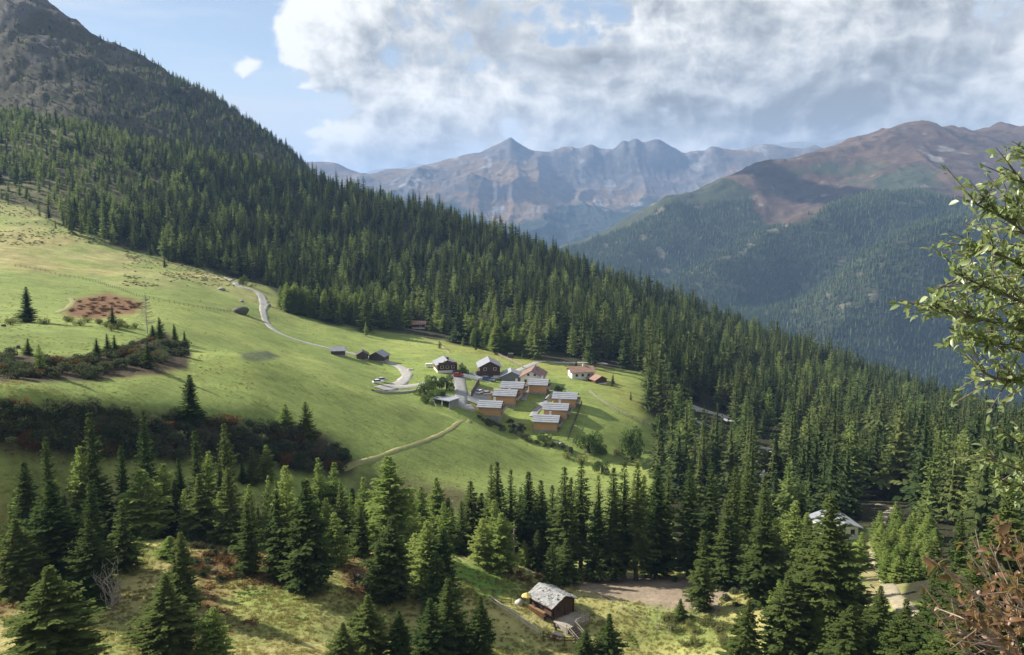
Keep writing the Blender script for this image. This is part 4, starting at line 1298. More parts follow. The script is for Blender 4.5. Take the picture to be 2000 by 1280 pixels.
strip("road", [(398, 539), (430, 540), (447, 545), (459, 553), (474, 562), (498, 569), (512, 582), (514, 610), (523, 633), (546, 651), (582, 665), (640, 680), (690, 691), (735, 701), (768, 711), (788, 722), (795, 734), (786, 746), (768, 755), (742, 760)],
      4.2, M_GRAVEL, wid=[2.5, 3.2, 3.6, 4.0, 4.2, 3.0, 2.8, 2.8, 3.2, 3.8, 4.6, 6.0])
strip("road", [(770, 757), (810, 753), (850, 745), (880, 738), (905, 733)], 4.0, M_GRAVEL, lift=0.16, wid=[5, 3.6, 2.8, 2.8, 4.0])
strip("pavement", [(893, 731), (898, 750), (901, 768), (899, 785), (903, 796), (925, 797)], 4.4, M_CONCRETE, lift=0.2, ragged=0.06, wid=[5.0, 4.6, 4.2, 4.0, 4.0, 3.5])
strip("pavement", [(898, 729), (915, 731), (938, 738), (965, 745)], 6, M_CONCRETE, lift=0.22, ragged=0.1)
strip("pavement", [(928, 790), (938, 772), (948, 762)], 7, M_CONCRETE, lift=0.2, ragged=0.1)
strip("pavement", [(1018, 783), (1024, 770), (1028, 757)], 3.0, M_CONCRETE, lift=0.2)
strip("pavement", [(1040, 815), (1055, 795), (1072, 780)], 2.6, M_CONCRETE, lift=0.2)
strip("path", [(1005, 728), (1022, 720), (1040, 712), (1060, 707), (1100, 709), (1150, 709), (1185, 711)], 3.0, M_GRAVEL, lift=0.12)
strip("path", [(668, 916), (700, 906), (740, 893), (790, 875), (840, 858), (868, 845), (892, 829), (918, 821)], 1.5, M_DIRT, dmin=165, ragged=0.5, lift=0.05)
strip("path", [(110, 612), (130, 603), (142, 592), (138, 582)], 2.0, M_DIRT, ragged=0.5, lift=0.05)
strip("path", [(560, 618), (640, 636), (720, 648), (800, 655), (850, 668), (880, 690)], 2.0, M_DIRT, ragged=0.5, lift=0.05)
strip("path", [(895, 1090), (950, 1110), (1000, 1128), (1050, 1150), (1100, 1160)], 1.3, M_DIRT, ragged=0.5, lift=0.03, dmin=100)
strip("road", [(1790, 1215), (1760, 1180), (1740, 1155), (1728, 1120), (1712, 1085), (1712, 1062), (1722, 1036), (1722, 1015), (1738, 998), (1748, 992), (1730, 988), (1708, 985)],
      3.0, M_TRACK, dmin=95, wid=[2.0, 2.1, 2.1, 2.0, 2.0, 2.6, 2.4, 2.0, 2.0, 2.0, 2.0])
strip("road", [(1338, 795, 235), (1375, 802, 235), (1412, 812, 235), (1432, 826, 235)], 4, M_GRAVEL, dmin=235, lift=0.3)
strip("road", [(1342, 812, 235), (1372, 828, 235), (1405, 840, 235)], 3, M_GRAVEL, dmin=235, lift=0.3)
strip("road", [(1352, 846, 235), (1368, 856, 235), (1380, 872, 235)], 2, M_GRAVEL, dmin=235, lift=0.3)
strip("road", [(1483, 874, 235), (1505, 878, 235), (1517, 890, 235), (1510, 908, 235), (1492, 930, 235), (1483, 948, 235)], 2.6, M_GRAVEL, dmin=235, lift=0.3)

# ------------------------------------------------------------------ buildings
class MB:
    def __init__(self): self.V, self.F = [], []

    def add(self, V, F):
        n = len(self.V); self.V += [tuple(v) for v in V]; self.F += [tuple(i + n for i in f) for f in F]; return self

    def box(self, x0, x1, y0, y1, z0, z1):
        V = [(x0, y0, z0), (x1, y0, z0), (x1, y1, z0), (x0, y1, z0), (x0, y0, z1), (x1, y0, z1), (x1, y1, z1), (x0, y1, z1)]
        return self.add(V, [(0, 3, 2, 1), (4, 5, 6, 7), (0, 1, 5, 4), (1, 2, 6, 5), (2, 3, 7, 6), (3, 0, 4, 7)])

    def prism(self, prof, x0, x1, axis='x'):
        """a profile in (y, z) pulled from x0 to x1"""
        n = len(prof)
        V = [(x0, y, z) for y, z in prof] + [(x1, y, z) for y, z in prof]
        F = [tuple(range(n - 1, -1, -1)), tuple(range(n, 2 * n))] + [(i, (i + 1) % n, n + (i + 1) % n, n + i) for i in range(n)]
        return self.add(V, F)

    def tube(self, p, r, sides=6):
        V, F = tube(p, r, sides); return self.add(V, [tuple(f) for f in F])

    def obj(self, name, m, parent=None, bevel=0.0):
        me = bpy.data.meshes.new(name); me.from_pydata(self.V, [], self.F); me.update()
        o = link(name, me, parent, (m,))
        return o


M_LOG = plain_mat("fresh_timber", (0.62, 0.36, 0.17), (0.46, 0.25, 0.12), 1.4, 0.75, 0.2, stretch=(0.3, 0.3, 5))
M_OLDWOOD = plain_mat("old_timber", (0.115, 0.062, 0.040), (0.060, 0.036, 0.026), 1.2, 0.8, 0.2, stretch=(0.4, 0.4, 6))
M_BARN = plain_mat("weathered_timber", (0.110, 0.085, 0.072), (0.060, 0.048, 0.044), 1.2, 0.85, 0.2, stretch=(0.4, 0.4, 6))
M_GREYWOOD = plain_mat("silver_timber", (0.40, 0.35, 0.29), (0.25, 0.22, 0.18), 2.0, 0.85, 0.2, stretch=(0.5, 0.5, 4))
M_SHINGLE = plain_mat("grey_shingle", (0.27, 0.275, 0.30), (0.18, 0.185, 0.205), 1.0, 0.75, 0.3, stretch=(3, 0.6, 0.6))
M_METAL = plain_mat("roof_sheet", (0.29, 0.305, 0.335), (0.22, 0.235, 0.26), 0.6, 0.5, 0.4)
M_METALD = plain_mat("roof_lap", (0.16, 0.17, 0.19), (0.13, 0.135, 0.15), 0.6, 0.6, 0.3)
M_REDROOF = plain_mat("brown_roof", (0.24, 0.145, 0.125), (0.17, 0.10, 0.09), 0.8, 0.8, 0.2)
M_TILEROOF = plain_mat("red_tile_roof", (0.30, 0.19, 0.145), (0.21, 0.13, 0.10), 0.9, 0.8, 0.2)
M_PLASTER = plain_mat("plaster", (0.78, 0.76, 0.72), (0.66, 0.65, 0.62), 0.5, 0.9, 0.1)
M_STONE = plain_mat("stone", (0.34, 0.325, 0.30), (0.20, 0.19, 0.175), 1.3, 0.9, 0.2, bump=0.6)
M_GLASS = plain_mat("window_glass", (0.025, 0.03, 0.04), (0.02, 0.024, 0.03), 1, 0.12, 0.5)
M_FRAME = plain_mat("white_frame", (0.75, 0.73, 0.70), (0.70, 0.68, 0.66), 1, 0.6)
M_DARKWOOD = plain_mat("dark_trim", (0.085, 0.050, 0.034), (0.055, 0.034, 0.025), 2, 0.7)
M_SLAB = plain_mat("roof_slab_stone", (0.36, 0.36, 0.35), (0.17, 0.175, 0.175), 1.6, 0.85, 0.2, bump=0.5)
M_BLACK = plain_mat("black", (0.02, 0.02, 0.02), (0.015, 0.015, 0.015), 1, 0.5)


def house(name, label, cat, px, py, rz, L, Wd, wall_h, pitch, wall_m, roof_m, group=None, over=0.6, base_h=0.5, base_m=None, wins=(), doors=(), chimney=None, chim_m=None,
          laps=False, balcony=None, dmin=60, sink=3.0, front='eave', thick=0.22, gable_m=None, snow=False, loc=None):
    """ridge along local x; the front long wall faces local -y, the gable +x; (px, py) is the foot of the front ('eave' or 'gable' side)"""
    r = math.radians(rz)
    if loc is None:
        g = land.at(px, py, dmin)
        off = Vector((0, Wd / 2, 0)) if front == 'eave' else Vector((-L / 2, 0, 0))
        loc = g + Matrix.Rotation(r, 3, 'Z') @ off
        loc.z = g.z
    root = empty(name, loc, r, label=label, cat=cat, group=group)
    hx, hy = L / 2, Wd / 2
    rise = math.tan(math.radians(pitch))
    top = wall_h + hy * rise
    MB().box(-hx - 0.04, hx + 0.04, -hy - 0.04, hy + 0.04, -sink, base_h).obj("plinth", base_m or M_PLASTER, root)
    MB().prism([(-hy, base_h), (hy, base_h), (hy, wall_h), (0, top - 0.02), (-hy, wall_h)], -hx, hx).obj("wall", wall_m, root)
    if gable_m:
        for sx in (-1, 1):
            x = sx * (hx + 0.03)
            MB().prism([(-hy + 0.3, wall_h + 0.12), (hy - 0.3, wall_h + 0.12), (0, top - 0.12)], min(x - 0.03, x + 0.03), max(x - 0.03, x + 0.03)).obj("gable", gable_m, root)
    rf, lap = MB(), MB()
    n = 4 if laps else 1
    for sy in (-1, 1):
        ye = hy + over; slope = ye / n
        for k in range(n):
            y0, y1 = k * slope, (k + 1) * slope + (0.10 if laps and k < n - 1 else 0)
            z0, z1 = top - y0 * rise, top - y1 * rise
            lift = 0.05 * (n - 1 - k) if laps else 0.0
            prof = [(sy * y0, z0 + lift + 0.02), (sy * y1, z1 + lift + 0.02), (sy * y1, z1 + lift + thick), (sy * y0, z0 + lift + thick)]
            if sy > 0: prof = prof[::-1]
            rf.prism(prof, -hx - over, hx + over)
            if laps:
                yl = y1 - 0.16; zl = top - yl * rise
                pl = [(sy * (yl - 0.16), zl + 0.16 * rise + lift + thick + 0.004), (sy * y1, z1 + lift + thick + 0.004), (sy * y1, z1 + lift + thick + 0.03), (sy * (yl - 0.16), zl + 0.16 * rise + lift + thick + 0.03)]
                if sy > 0: pl = pl[::-1]
                lap.prism(pl, -hx - over - 0.01, hx + over + 0.01)
    roof = rf.obj("roof", roof_m, root)
    if laps: lap.obj("lap_strip", M_METALD, roof)
    if chimney:
        for (cx, cy) in (chimney if isinstance(chimney[0], tuple) else [chimney]):
            zb = top - abs(cy) * rise
            c = MB().box(cx - 0.35, cx + 0.35, cy - 0.35, cy + 0.35, zb - 0.3, top + 0.95).obj("chimney", chim_m or M_PLASTER, roof)
            MB().box(cx - 0.45, cx + 0.45, cy - 0.45, cy + 0.45, top + 0.95, top + 1.08).obj("cap", M_STONE, c)
    for face, u, z, w, h in wins:
        fr, pn = MB(), MB()
        def put(mb, w, h, d0, d1):
            if face == 'f': mb.box(u - w / 2, u + w / 2, -hy - d1, -hy - d0, z, z + h)
            elif face == 'b': mb.box(u - w / 2, u + w / 2, hy + d0, hy + d1, z, z + h)
            elif face == 'r': mb.box(hx + d0, hx + d1, u - w / 2, u + w / 2, z, z + h)
            else: mb.box(-hx - d1, -hx - d0, u - w / 2, u + w / 2, z, z + h)
        put(fr, w + 0.24, h + 0.2, 0.005, 0.07); f = fr.obj("window", M_FRAME if wall_m is not M_LOG else M_DARKWOOD, root)
        z += 0.1; put(pn, w, h, 0.073, 0.09); pn.obj("pane", M_GLASS, f)
    for face, u, w, h in doors:
        d = MB()
        if face == 'f': d.box(u - w / 2, u + w / 2, -hy - 0.09, -hy - 0.005, base_h * 0.4, base_h * 0.4 + h)
        elif face == 'r': d.box(hx + 0.005, hx + 0.09, u - w / 2, u + w / 2, base_h * 0.4, base_h * 0.4 + h)
        else: d.box(-hx - 0.09, -hx - 0.005, u - w / 2, u + w / 2, base_h * 0.4, base_h * 0.4 + h)
        d.obj("door", M_DARKWOOD, root)
    if balcony:
        face, z, depth, mm = balcony
        b = MB()
        if face == 'r':
            b.box(hx + 0.02, hx + depth, -hy + 0.4, hy - 0.4, z - 0.15, z)
            b.box(hx + depth - 0.08, hx + depth, -hy + 0.4, hy - 0.4, z + 0.1, z + 0.95)
            for y in (-hy + 0.4, hy - 0.5): b.box(hx + 0.02, hx + depth - 0.085, y, y + 0.08, z + 0.1, z + 0.95)
        else:
            b.box(-hx + 0.4, hx - 0.4, -hy - depth, -hy - 0.02, z - 0.15, z)
            b.box(-hx + 0.4, hx - 0.4, -hy - depth, -hy - depth + 0.08, z + 0.1, z + 0.95)
            for x in (-hx + 0.4, hx - 0.5): b.box(x, x + 0.08, -hy - depth + 0.085, -hy - 0.02, z + 0.1, z + 0.95)
        b.obj("balcony", mm, root)
    return root


CH = "matching holiday chalets with grey sheet roofs"
chal = [
    (955, 816, 8.7, "orange timber chalet nearest the garage, lowest of the left row"),
    (985, 793, 8.7, "orange timber chalet second from the bottom in the left row"),
    (999, 777, 8.9, "orange timber chalet at the top of the left row by the grey barn"),
    (1050, 771, 7.6, "orange timber chalet in front of the brown roofed house"),
    (1102, 799, 9.2, "orange timber chalet at the top of the right row below the white farmhouse"),
    (1084, 821, 9.2, "orange timber chalet in the middle of the right row"),
    (1065, 845, 9.2, "orange timber chalet at the bottom of the right row, on a pale plinth"),
]
for px, py, L, lab in chal:
    house("timber_chalet", lab, "chalet", px, py, -11, L - 0.9, 7.4, 3.9, 20, M_LOG, M_METAL, CH, over=0.62, base_h=0.8, base_m=M_CONCRETE, laps=True, chimney=(1.0, 1.4), balcony=('r', 2.2, 1.3, M_GREYWOOD),
          wins=[('r', -1.6, 2.3, 1.1, 1.2), ('r', 1.4, 2.3, 1.4, 1.7), ('r', 0, 4.0, 1.0, 0.7), ('l', 0.5, 2.2, 1.1, 1.1)], doors=[('r', 0.2, 1.0, 1.9)], thick=0.16)
house("timber_house", "dark timber house with grey roof and two black chimneys at the village's left end", "house", 874, 729, -76, 9.5, 8.2, 3.4, 24, M_OLDWOOD, M_SHINGLE, chimney=[(2.6, 0.5), (0.6, 0.6)], chim_m=M_BLACK,
      front='gable', base_h=1.1, wins=[('r', -2.2, 1.9, 1.0, 1.0), ('r', 0, 1.9, 1.0, 1.0), ('r', 2.2, 1.9, 1.0, 1.0), ('r', -1, 4.1, 0.8, 0.8), ('r', 1, 4.1, 0.8, 0.8), ('f', 0, 1.6, 1, 1)], balcony=('r', 3.6, 1.0, M_OLDWOOD))
house("timber_house", "tall dark barn house with bent grey roof in the village centre", "house", 957, 738, -84, 11, 8.4, 4.6, 27, M_OLDWOOD, M_SHINGLE, front='gable', base_h=0.8,
      wins=[('r', -2.0, 3.0, 1.0, 1.0), ('r', 2.0, 3.0, 1.0, 1.0)], doors=[('r', 0.2, 2.4, 2.6)], over=0.8)
house("timber_barn", "low slate coloured barn beside the tall dark barn house", "barn", 999, 747, -88, 8, 8.4, 2.4, 24, M_METALD, M_METAL, front='gable', base_h=0.4, over=0.5)
house("plaster_house", "white gabled house with large brown roof behind the chalets", "house", 1038, 755, -99, 12, 9.0, 3.8, 29, M_PLASTER, M_REDROOF, front='gable', base_h=0.6, chimney=(0.5, 1.6), chim_m=M_STONE,
      wins=[('r', -1.3, 4.2, 0.9, 0.9), ('r', 1.3, 4.2, 0.9, 0.9), ('r', -2.4, 1.6, 1.0, 1.1), ('r', 0, 1.6, 1.0, 1.1), ('r', 2.4, 1.6, 1.0, 1.1)], over=0.7)
house("plaster_house", "white farmhouse with reddish tiled roof standing apart on the right", "farmhouse", 1138, 742, 10, 9.4, 7.2, 3.5, 24, M_PLASTER, M_TILEROOF, base_h=0.4, chimney=(1.2, 0.2),
      wins=[('f', -2.6, 1.3, 1.1, 1.1), ('f', 0, 1.3, 1.1, 1.1), ('f', 2.6, 1.3, 1.1, 1.1)], over=0.9)
house("timber_barn", "small reddish roofed barn touching the white farmhouse", "barn", 1174, 750, -62, 6.0, 5.6, 1.9, 26, M_OLDWOOD, M_TILEROOF, front='gable', base_h=0.3, over=0.6)
house("hay_barn", "single dark hay barn beside the gravel road, farthest left of three", "barn", 660, 695, 8, 5.6, 4.6, 2.1, 28, M_BARN, M_SHINGLE, base_h=0.25, base_m=M_STONE, doors=[('r', 0, 1.2, 1.6)], over=0.5)
house("hay_barn", "smaller dark hay barn of the touching pair by the road curve", "barn", 708, 703, -80, 5.2, 4.9, 2.0, 30, M_BARN, M_BARN, front='gable', base_h=0.25, base_m=M_STONE, doors=[('r', 0.3, 1.4, 1.6)], over=0.45)
house("hay_barn", "larger dark hay barn of the touching pair by the road curve", "barn", 735, 706, -104, 6.2, 6.6, 2.2, 28, M_BARN, M_SHINGLE, front='gable', base_h=0.25, base_m=M_STONE, over=0.6)
house("forest_hut", "reddish roofed hut tucked under the forest edge above the meadow", "hut", 817, 642, 6, 7.0, 5.0, 2.5, 24, M_OLDWOOD, M_TILEROOF, base_h=0.5, over=0.8, wins=[('f', 1.2, 1.1, 0.9, 0.8)])
house("shed", "low grey shed among stones at the forest edge above the village", "shed", 1005, 690, 4, 4.4, 3.0, 1.9, 14, M_BARN, M_SHINGLE, base_h=0.2, base_m=M_STONE, over=0.3)
house("shed", "tiny dark shed beside the pale fence above the village", "shed", 997, 700, -10, 2.2, 2.0, 1.9, 18, M_BARN, M_BARN, base_h=0.1, over=0.2, base_m=M_STONE)
house("plaster_house", "pale roofed farmhouse half hidden behind the massive spruce", "farmhouse", 1646, 1056, -84, 7.0, 6.4, 2.8, 18, M_PLASTER, M_METAL, front='gable', base_h=0.4, gable_m=M_OLDWOOD, dmin=150,
      wins=[('r', -2.0, 1.2, 0.9, 1.0), ('r', 0, 1.2, 0.9, 1.0), ('r', 2.0, 1.2, 0.9, 1.0)], over=0.8)


# the garage: a flat shed roof over two open bays
g = land.at(880, 797, 60)
gr = empty("garage", g + Vector((-1.6, 2.6, 0)), math.radians(-38), label="concrete garage with two open bays under a pale flat roof", cat="garage")
MB().box(-3.6, 3.6, 2.3, 2.5, -2, 2.7).box(-3.6, -3.4, -2.5, 2.295, -2, 2.7).box(3.4, 3.6, -2.5, 2.295, -2, 2.7).obj("wall", M_CONCRETE, gr)
MB().box(-0.2, 0.2, -2.5, -2.2, -2, 2.5).obj("pillar", M_PLASTER, gr)
MB().prism([(-3.0, 2.72), (2.9, 2.95), (2.9, 3.2), (-3.0, 2.97)], -4.1, 4.1).obj("roof", M_METAL, gr)
MB().box(-3.395, 3.395, -2.45, 2.295, -0.6, 0.06).obj("slab", M_CONCRETE, gr)
for sx in (-1.8, 1.8):
    MB().box(sx - 1.55, sx + 1.55, 0.4, 0.5, 0.07, 2.6).obj("door", M_DARKWOOD, gr)


def wall_run(name, label, pts, h, th, m, cat, dmin=60, down=1.5):
    P = [land.at(px, py, dmin) for px, py in pts]
    L = smooth_line([(p.x, p.y) for p in P], 1.0)
    t = np.gradient(L, axis=0); t /= np.linalg.norm(t, axis=1)[:, None]; nr = np.stack([-t[:, 1], t[:, 0]], 1)
    z = land.z(L[:, 0], L[:, 1]); k = np.arange(len(L))
    jit = 1 + 0.07 * fbm(k * 0.7, k * 0.0, 2, 88)
    rows = [np.c_[L - nr * th / 2, z - down], np.c_[L - nr * th * 0.42, z + h * jit], np.c_[L + nr * th * 0.42, z + h * jit], np.c_[L + nr * th / 2, z - down]]
    V = np.stack(rows, 1).reshape(-1, 3)
    return tag(link(name, mesh_np(name, V, [grid_faces(len(L), 4)]), mats=(m,)), label, cat)


wall_run("retaining_wall", "rough dark stone wall holding up the gravel turning place", [(728, 764), (760, 767), (800, 766), (835, 757)], 0.5, 1.2, M_STONE, "wall", down=2.8)
wall_run("retaining_wall", "grey boarded wall beside the parked cars left of the chalets", [(921, 776), (928, 764), (936, 750)], 2.4, 0.35, M_BARN, "wall")
wall_run("retaining_wall", "low pale wall along the top of the concrete ramp", [(905, 736), (925, 741), (938, 744)], 1.3, 0.4, M_PLASTER, "wall")
wall_run("retaining_wall", "stepped stone wall in the slope right of the upper chalet", [(1066, 784), (1078, 772), (1092, 766)], 1.0, 0.8, M_STONE, "wall")


# ------------------------------------------------------------------ fences
def fence(name, label, pts, h, spacing, m, rails=2, dmin=60, post_r=0.06, rail_r=0.045, wire=False, cat="fence"):
    P = [land.at(px, py, dmin) for px, py in pts]
    L = smooth_line([(p.x, p.y) for p in P], spacing)
    z = land.z(L[:, 0], L[:, 1])
    root = empty(name, (L[0, 0], L[0, 1], z[0]), label=label, cat=cat)
    o0 = np.array((L[0, 0], L[0, 1], z[0]))
    Q = np.c_[L, z] - o0
    pm = None
    for q in Q[:100]:
        hh = h * random.uniform(0.94, 1.12)
        if pm is None:
            pb = MB(); pb.tube([(0, 0, -0.4), (0.0, 0, h * 0.5), (0.0, 0, h)], [post_r * 1.1, post_r, post_r * 0.9], 6); po = pb.obj("post", m, root); pm = po.data
        else:
            po = bpy.data.objects.new("post", pm); COL.objects.link(po); po.parent = root
        po.location = q; po.rotation_euler = (random.uniform(-.07, .07), random.uniform(-.07, .07), 0); po.scale = (1, 1, hh / h)
    for k in range(rails):
        rb = MB()
        zk = h * (0.42 + 0.46 * k / max(1, rails - 1)) if rails > 1 else h * 0.8
        jit = np.random.default_rng(k).normal(0, 0.04, len(Q))
        if wire:
            rb.tube(Q + np.c_[np.zeros(len(Q)), np.zeros(len(Q)), np.full(len(Q), zk)], np.full(len(Q), 0.012), 4).obj("wire", m, root)
        else:
            for i in range(len(Q) - 1):
                a = Q[i] + (0, 0, zk + jit[i]); b = Q[i + 1] + (0, 0, zk + jit[i + 1])
                d = (b - a) * 0.06
                rb.tube([a - d + (0, -post_r * 1.3, 0), b + d + (0, -post_r * 1.3, 0)], [rail_r * 1.1, rail_r * 0.9], 5)
            rb.obj("rail", m, root)
    return root


fence("wooden_fence", "long dark wooden fence crossing the upper left pasture", [(30, 521), (90, 532), (160, 546), (230, 565), (300, 586), (345, 596), (400, 604), (470, 612)], 1.2, 2.4, M_BARN, dmin=200)
fence("wooden_fence", "pale weathered fence running from the forest down to the village houses", [(962, 689), (985, 701), (1005, 711), (1022, 720)], 1.3, 2.0, M_GREYWOOD, post_r=0.14, rail_r=0.10)
fence("wooden_fence", "pale pole fence in the meadow right of the chalets, below the white farmhouse", [(1150, 768), (1180, 790), (1215, 810), (1250, 826), (1276, 834)], 1.3, 2.0, M_GREYWOOD, post_r=0.12, rail_r=0.09)
fence("wooden_fence", "upright board fence closing the right side of the chalet garden", [(1136, 790), (1128, 812), (1118, 838), (1109, 862)], 1.5, 1.2, M_BARN, rails=3, post_r=0.10, rail_r=0.09)
M_PALEWOOD = plain_mat("pale_rail_wood", (0.58, 0.52, 0.42), (0.44, 0.39, 0.31), 2.0)
fence("wooden_fence", "sunlit two rail fence left of the stone roofed hut", [(960, 1178), (985, 1198), (1004, 1206), (1020, 1218), (1040, 1232), (1060, 1248)], 1.1, 1.9, M_PALEWOOD, dmin=100, post_r=0.09, rail_r=0.11)
fence("wooden_fence", "dark two rail fence along the lower side of the hut yard", [(1061, 1248), (1080, 1254), (1105, 1262), (1128, 1254)], 1.0, 1.7, M_OLDWOOD, dmin=100, post_r=0.07, rail_r=0.065)
fence("wooden_fence", "short brown rail fence behind the sunlit fence of the hut", [(962, 1178), (980, 1179), (998, 1182)], 1.0, 1.6, M_OLDWOOD, dmin=100)
fence("wire_fence", "wire fence of thin pale posts below the sandy track", [(1116, 1154), (1147, 1160), (1176, 1174), (1206, 1190), (1230, 1204), (1260, 1212), (1285, 1226), (1310, 1240)], 1.25, 2.4, M_DEAD, dmin=100, wire=True, post_r=0.05)
fence("wooden_fence", "small rail fence around the garage corner on the meadow", [(842, 783), (848, 790), (852, 797)], 1.0, 1.6, M_GREYWOOD)

# ------------------------------------------------------------------ the stone roofed hut in front
g = land.at(1074, 1204, 100)
hut = empty("alpine_hut", g + Vector((0.4, 1.8, 0.1)), math.radians(-50), label="old log hut with stone slab roof in the sunny pasture", cat="hut")
HL, HW, HH, HP = 4.9, 4.2, 2.25, math.tan(math.radians(24))
lw = MB()
for k in range(12):
    z = 0.1 + k * 0.19
    for y in (-HW / 2, HW / 2): lw.tube([(-HL / 2 - 0.22, y, z), (HL / 2 + 0.22, y, z)], [0.11, 0.11], 8)
    for x in (-HL / 2, HL / 2): lw.tube([(x, -HW / 2 - 0.22, z + 0.09), (x, HW / 2 + 0.22, z + 0.09)], [0.11, 0.11], 8)
for sx in (-1, 1):
    for k in range(5):
        z = HH + 0.18 + k * 0.19; w = HW / 2 - (z - HH) / HP
        if w > 0.15: lw.tube([(sx * HL / 2, -w, z), (sx * HL / 2, w, z)], [0.11, 0.11], 8)
lw.obj("wall", M_OLDWOOD, hut)
MB().box(-HL / 2 - 0.1, HL / 2 + 0.1, -HW / 2 - 0.1, HW / 2 + 0.1, -1.6, 0.02).obj("plinth", M_STONE, hut)
rd = MB()
for sy in (-1, 1):
    prof = [(0, HH + HW / 2 * HP + 0.05), (sy * (HW / 2 + 0.7), HH - 0.7 * HP + 0.05), (sy * (HW / 2 + 0.7), HH - 0.7 * HP + 0.13), (0, HH + HW / 2 * HP + 0.13)]
    rd.prism(prof if sy < 0 else prof[::-1], -HL / 2 - 0.55, HL / 2 + 0.55)
hroof = rd.obj("roof", M_OLDWOOD, hut)
sl = MB(); rs = random.Random(5)
for sy in (-1, 1):
    n = 9
    for k in range(n):
        y = (HW / 2 + 0.72) * (1 - k / n); x = -HL / 2 - 0.6
        while x < HL / 2 + 0.5:
            w = rs.uniform(0.35, 0.8); dd = rs.uniform(0.42, 0.62); th = rs.uniform(0.03, 0.07)
            y0 = y + rs.uniform(-0.05, 0.06); y1 = max(0.0, y0 - dd)
            zb = HH + HW / 2 * HP + 0.15
            z0 = zb - y0 * HP + 0.05 + rs.uniform(0, 0.05); z1 = zb - y1 * HP + rs.uniform(0, 0.03)
            x1 = min(x + w - 0.02, HL / 2 + 0.6); tl = rs.uniform(-0.05, 0.05)
            q = [(x, sy * y0, z0 + tl), (x1, sy * (y0 + tl), z0 - tl), (x1, sy * y1, z1 - tl), (x, sy * y1, z1 + tl)]
            if sy > 0: q = q[::-1]
            sl.add([(a, b, c) for a, b, c in q] + [(a, b, c + th) for a, b, c in q], [(3, 2, 1, 0), (4, 5, 6, 7), (0, 1, 5, 4), (1, 2, 6, 5), (2, 3, 7, 6), (3, 0, 4, 7)])
            x += w
sl.obj("stone_slabs", M_SLAB, hroof)
st = MB()
for _ in range(16):
    sy = rs.choice((-1, 1)); y = rs.uniform(0.3, HW / 2 + 0.5); x = rs.uniform(-HL / 2, HL / 2); zb = HH + HW / 2 * HP + 0.3 - y * HP; s = rs.uniform(0.10, 0.2)
    st.tube([(x - s, sy * y, zb), (x, sy * y, zb + s * .3), (x + s, sy * y, zb)], [s * 0.4, s, s * 0.4], 6)
st.obj("ballast_stones", M_STONE, hroof)
dr = MB().box(HL / 2 + 0.12, HL / 2 + 0.2, 0.2, 1.2, 0.15, 1.95).obj("door", M_DARKWOOD, hut)
MB().box(HL / 2 + 0.2, HL / 2 + 0.26, 0.3, 0.36, 1.0, 1.1).obj("handle", M_BLACK, dr)
w = MB().box(HL / 2 + 0.12, HL / 2 + 0.19, -1.3, -0.5, 1.0, 1.65).obj("window", M_DARKWOOD, hut)
MB().box(HL / 2 + 0.193, HL / 2 + 0.21, -1.22, -0.58, 1.07, 1.58).obj("pane", M_GLASS, w)
w = MB().box(-0.4, 0.4, -HW / 2 - 0.19, -HW / 2 - 0.12, 1.0, 1.6).obj("window", M_DARKWOOD, hut)
MB().box(-0.32, 0.32, -HW / 2 - 0.21, -HW / 2 - 0.193, 1.07, 1.53).obj("pane", M_GLASS, w)
HM = hut.matrix_basis.copy()
HM = Matrix.Translation(hut.location) @ Matrix.Rotation(math.radians(-50), 4, 'Z')


def hutpos(x, y, z=0.0):
    p = HM @ Vector((x, y, 0)); p.z = float(land.z(p.x, p.y)[0]) + z
    return p


# terrace with its railing
tz = hut.location.z
tr = empty("terrace", HM @ Vector((HL / 2 + 1.9, 0, 0)), math.radians(-50), label="grey plank terrace with railing in front of the stone roofed hut", cat="terrace")
pk = MB()
for k in range(17):
    pk.box(-1.6, 1.6, -2.35 + k * 0.28, -2.35 + k * 0.28 + 0.26, -0.06, 0.06)
pk.obj("deck", M_GREYWOOD, tr)
MB().box(-1.5, 1.5, -2.25, 2.3, -2.2, -0.07).obj("plinth", M_STONE, tr)
for (ax, ay, bx, by) in [(-1.5, 2.3, 1.6, 2.3), (1.6, 2.3, 1.6, -0.6)]:
    for k in range(4):
        t = k / 3
        MB().box(ax + (bx - ax) * t - 0.05, ax + (bx - ax) * t + 0.05, ay + (by - ay) * t - 0.05, ay + (by - ay) * t + 0.05, 0.062, 1.0).obj("railing_post", M_GREYWOOD, tr)
    rb = MB()
    for z in (0.4, 0.68, 0.96):
        rb.tube([(ax, ay, z), (bx, by, z)], [0.055, 0.055], 6)
    rb.obj("railing", M_GREYWOOD, tr)
# stair flight with railings from the terrace down to the yard
stp = empty("stairway", HM @ Vector((HL / 2 + 3.6, -1.6, -0.2)), math.radians(-50), label="dark wooden steps with pale railings leaving the hut terrace", cat="steps")
sb = MB()
for k in range(7): sb.box(k * 0.34, k * 0.34 + 0.36, -0.75, 0.75, -k * 0.17 - 0.08, -k * 0.17)
sb.obj("tread", M_BARN, stp)
for y in (-0.85, 0.85):
    rb = MB(); rb.tube([(-0.2, y, 0.95), (2.5, y, -0.25)], [0.06, 0.06], 6).tube([(-0.2, y, 0.5), (2.5, y, -0.7)], [0.05, 0.05], 6)
    for x in (-0.2, 1.15, 2.5): rb.tube([(x, y, 0.95 - (x + 0.2) * 0.444), (x, y, -1.6)], [0.06, 0.06], 6)
    rb.obj("railing", M_GREYWOOD, stp)
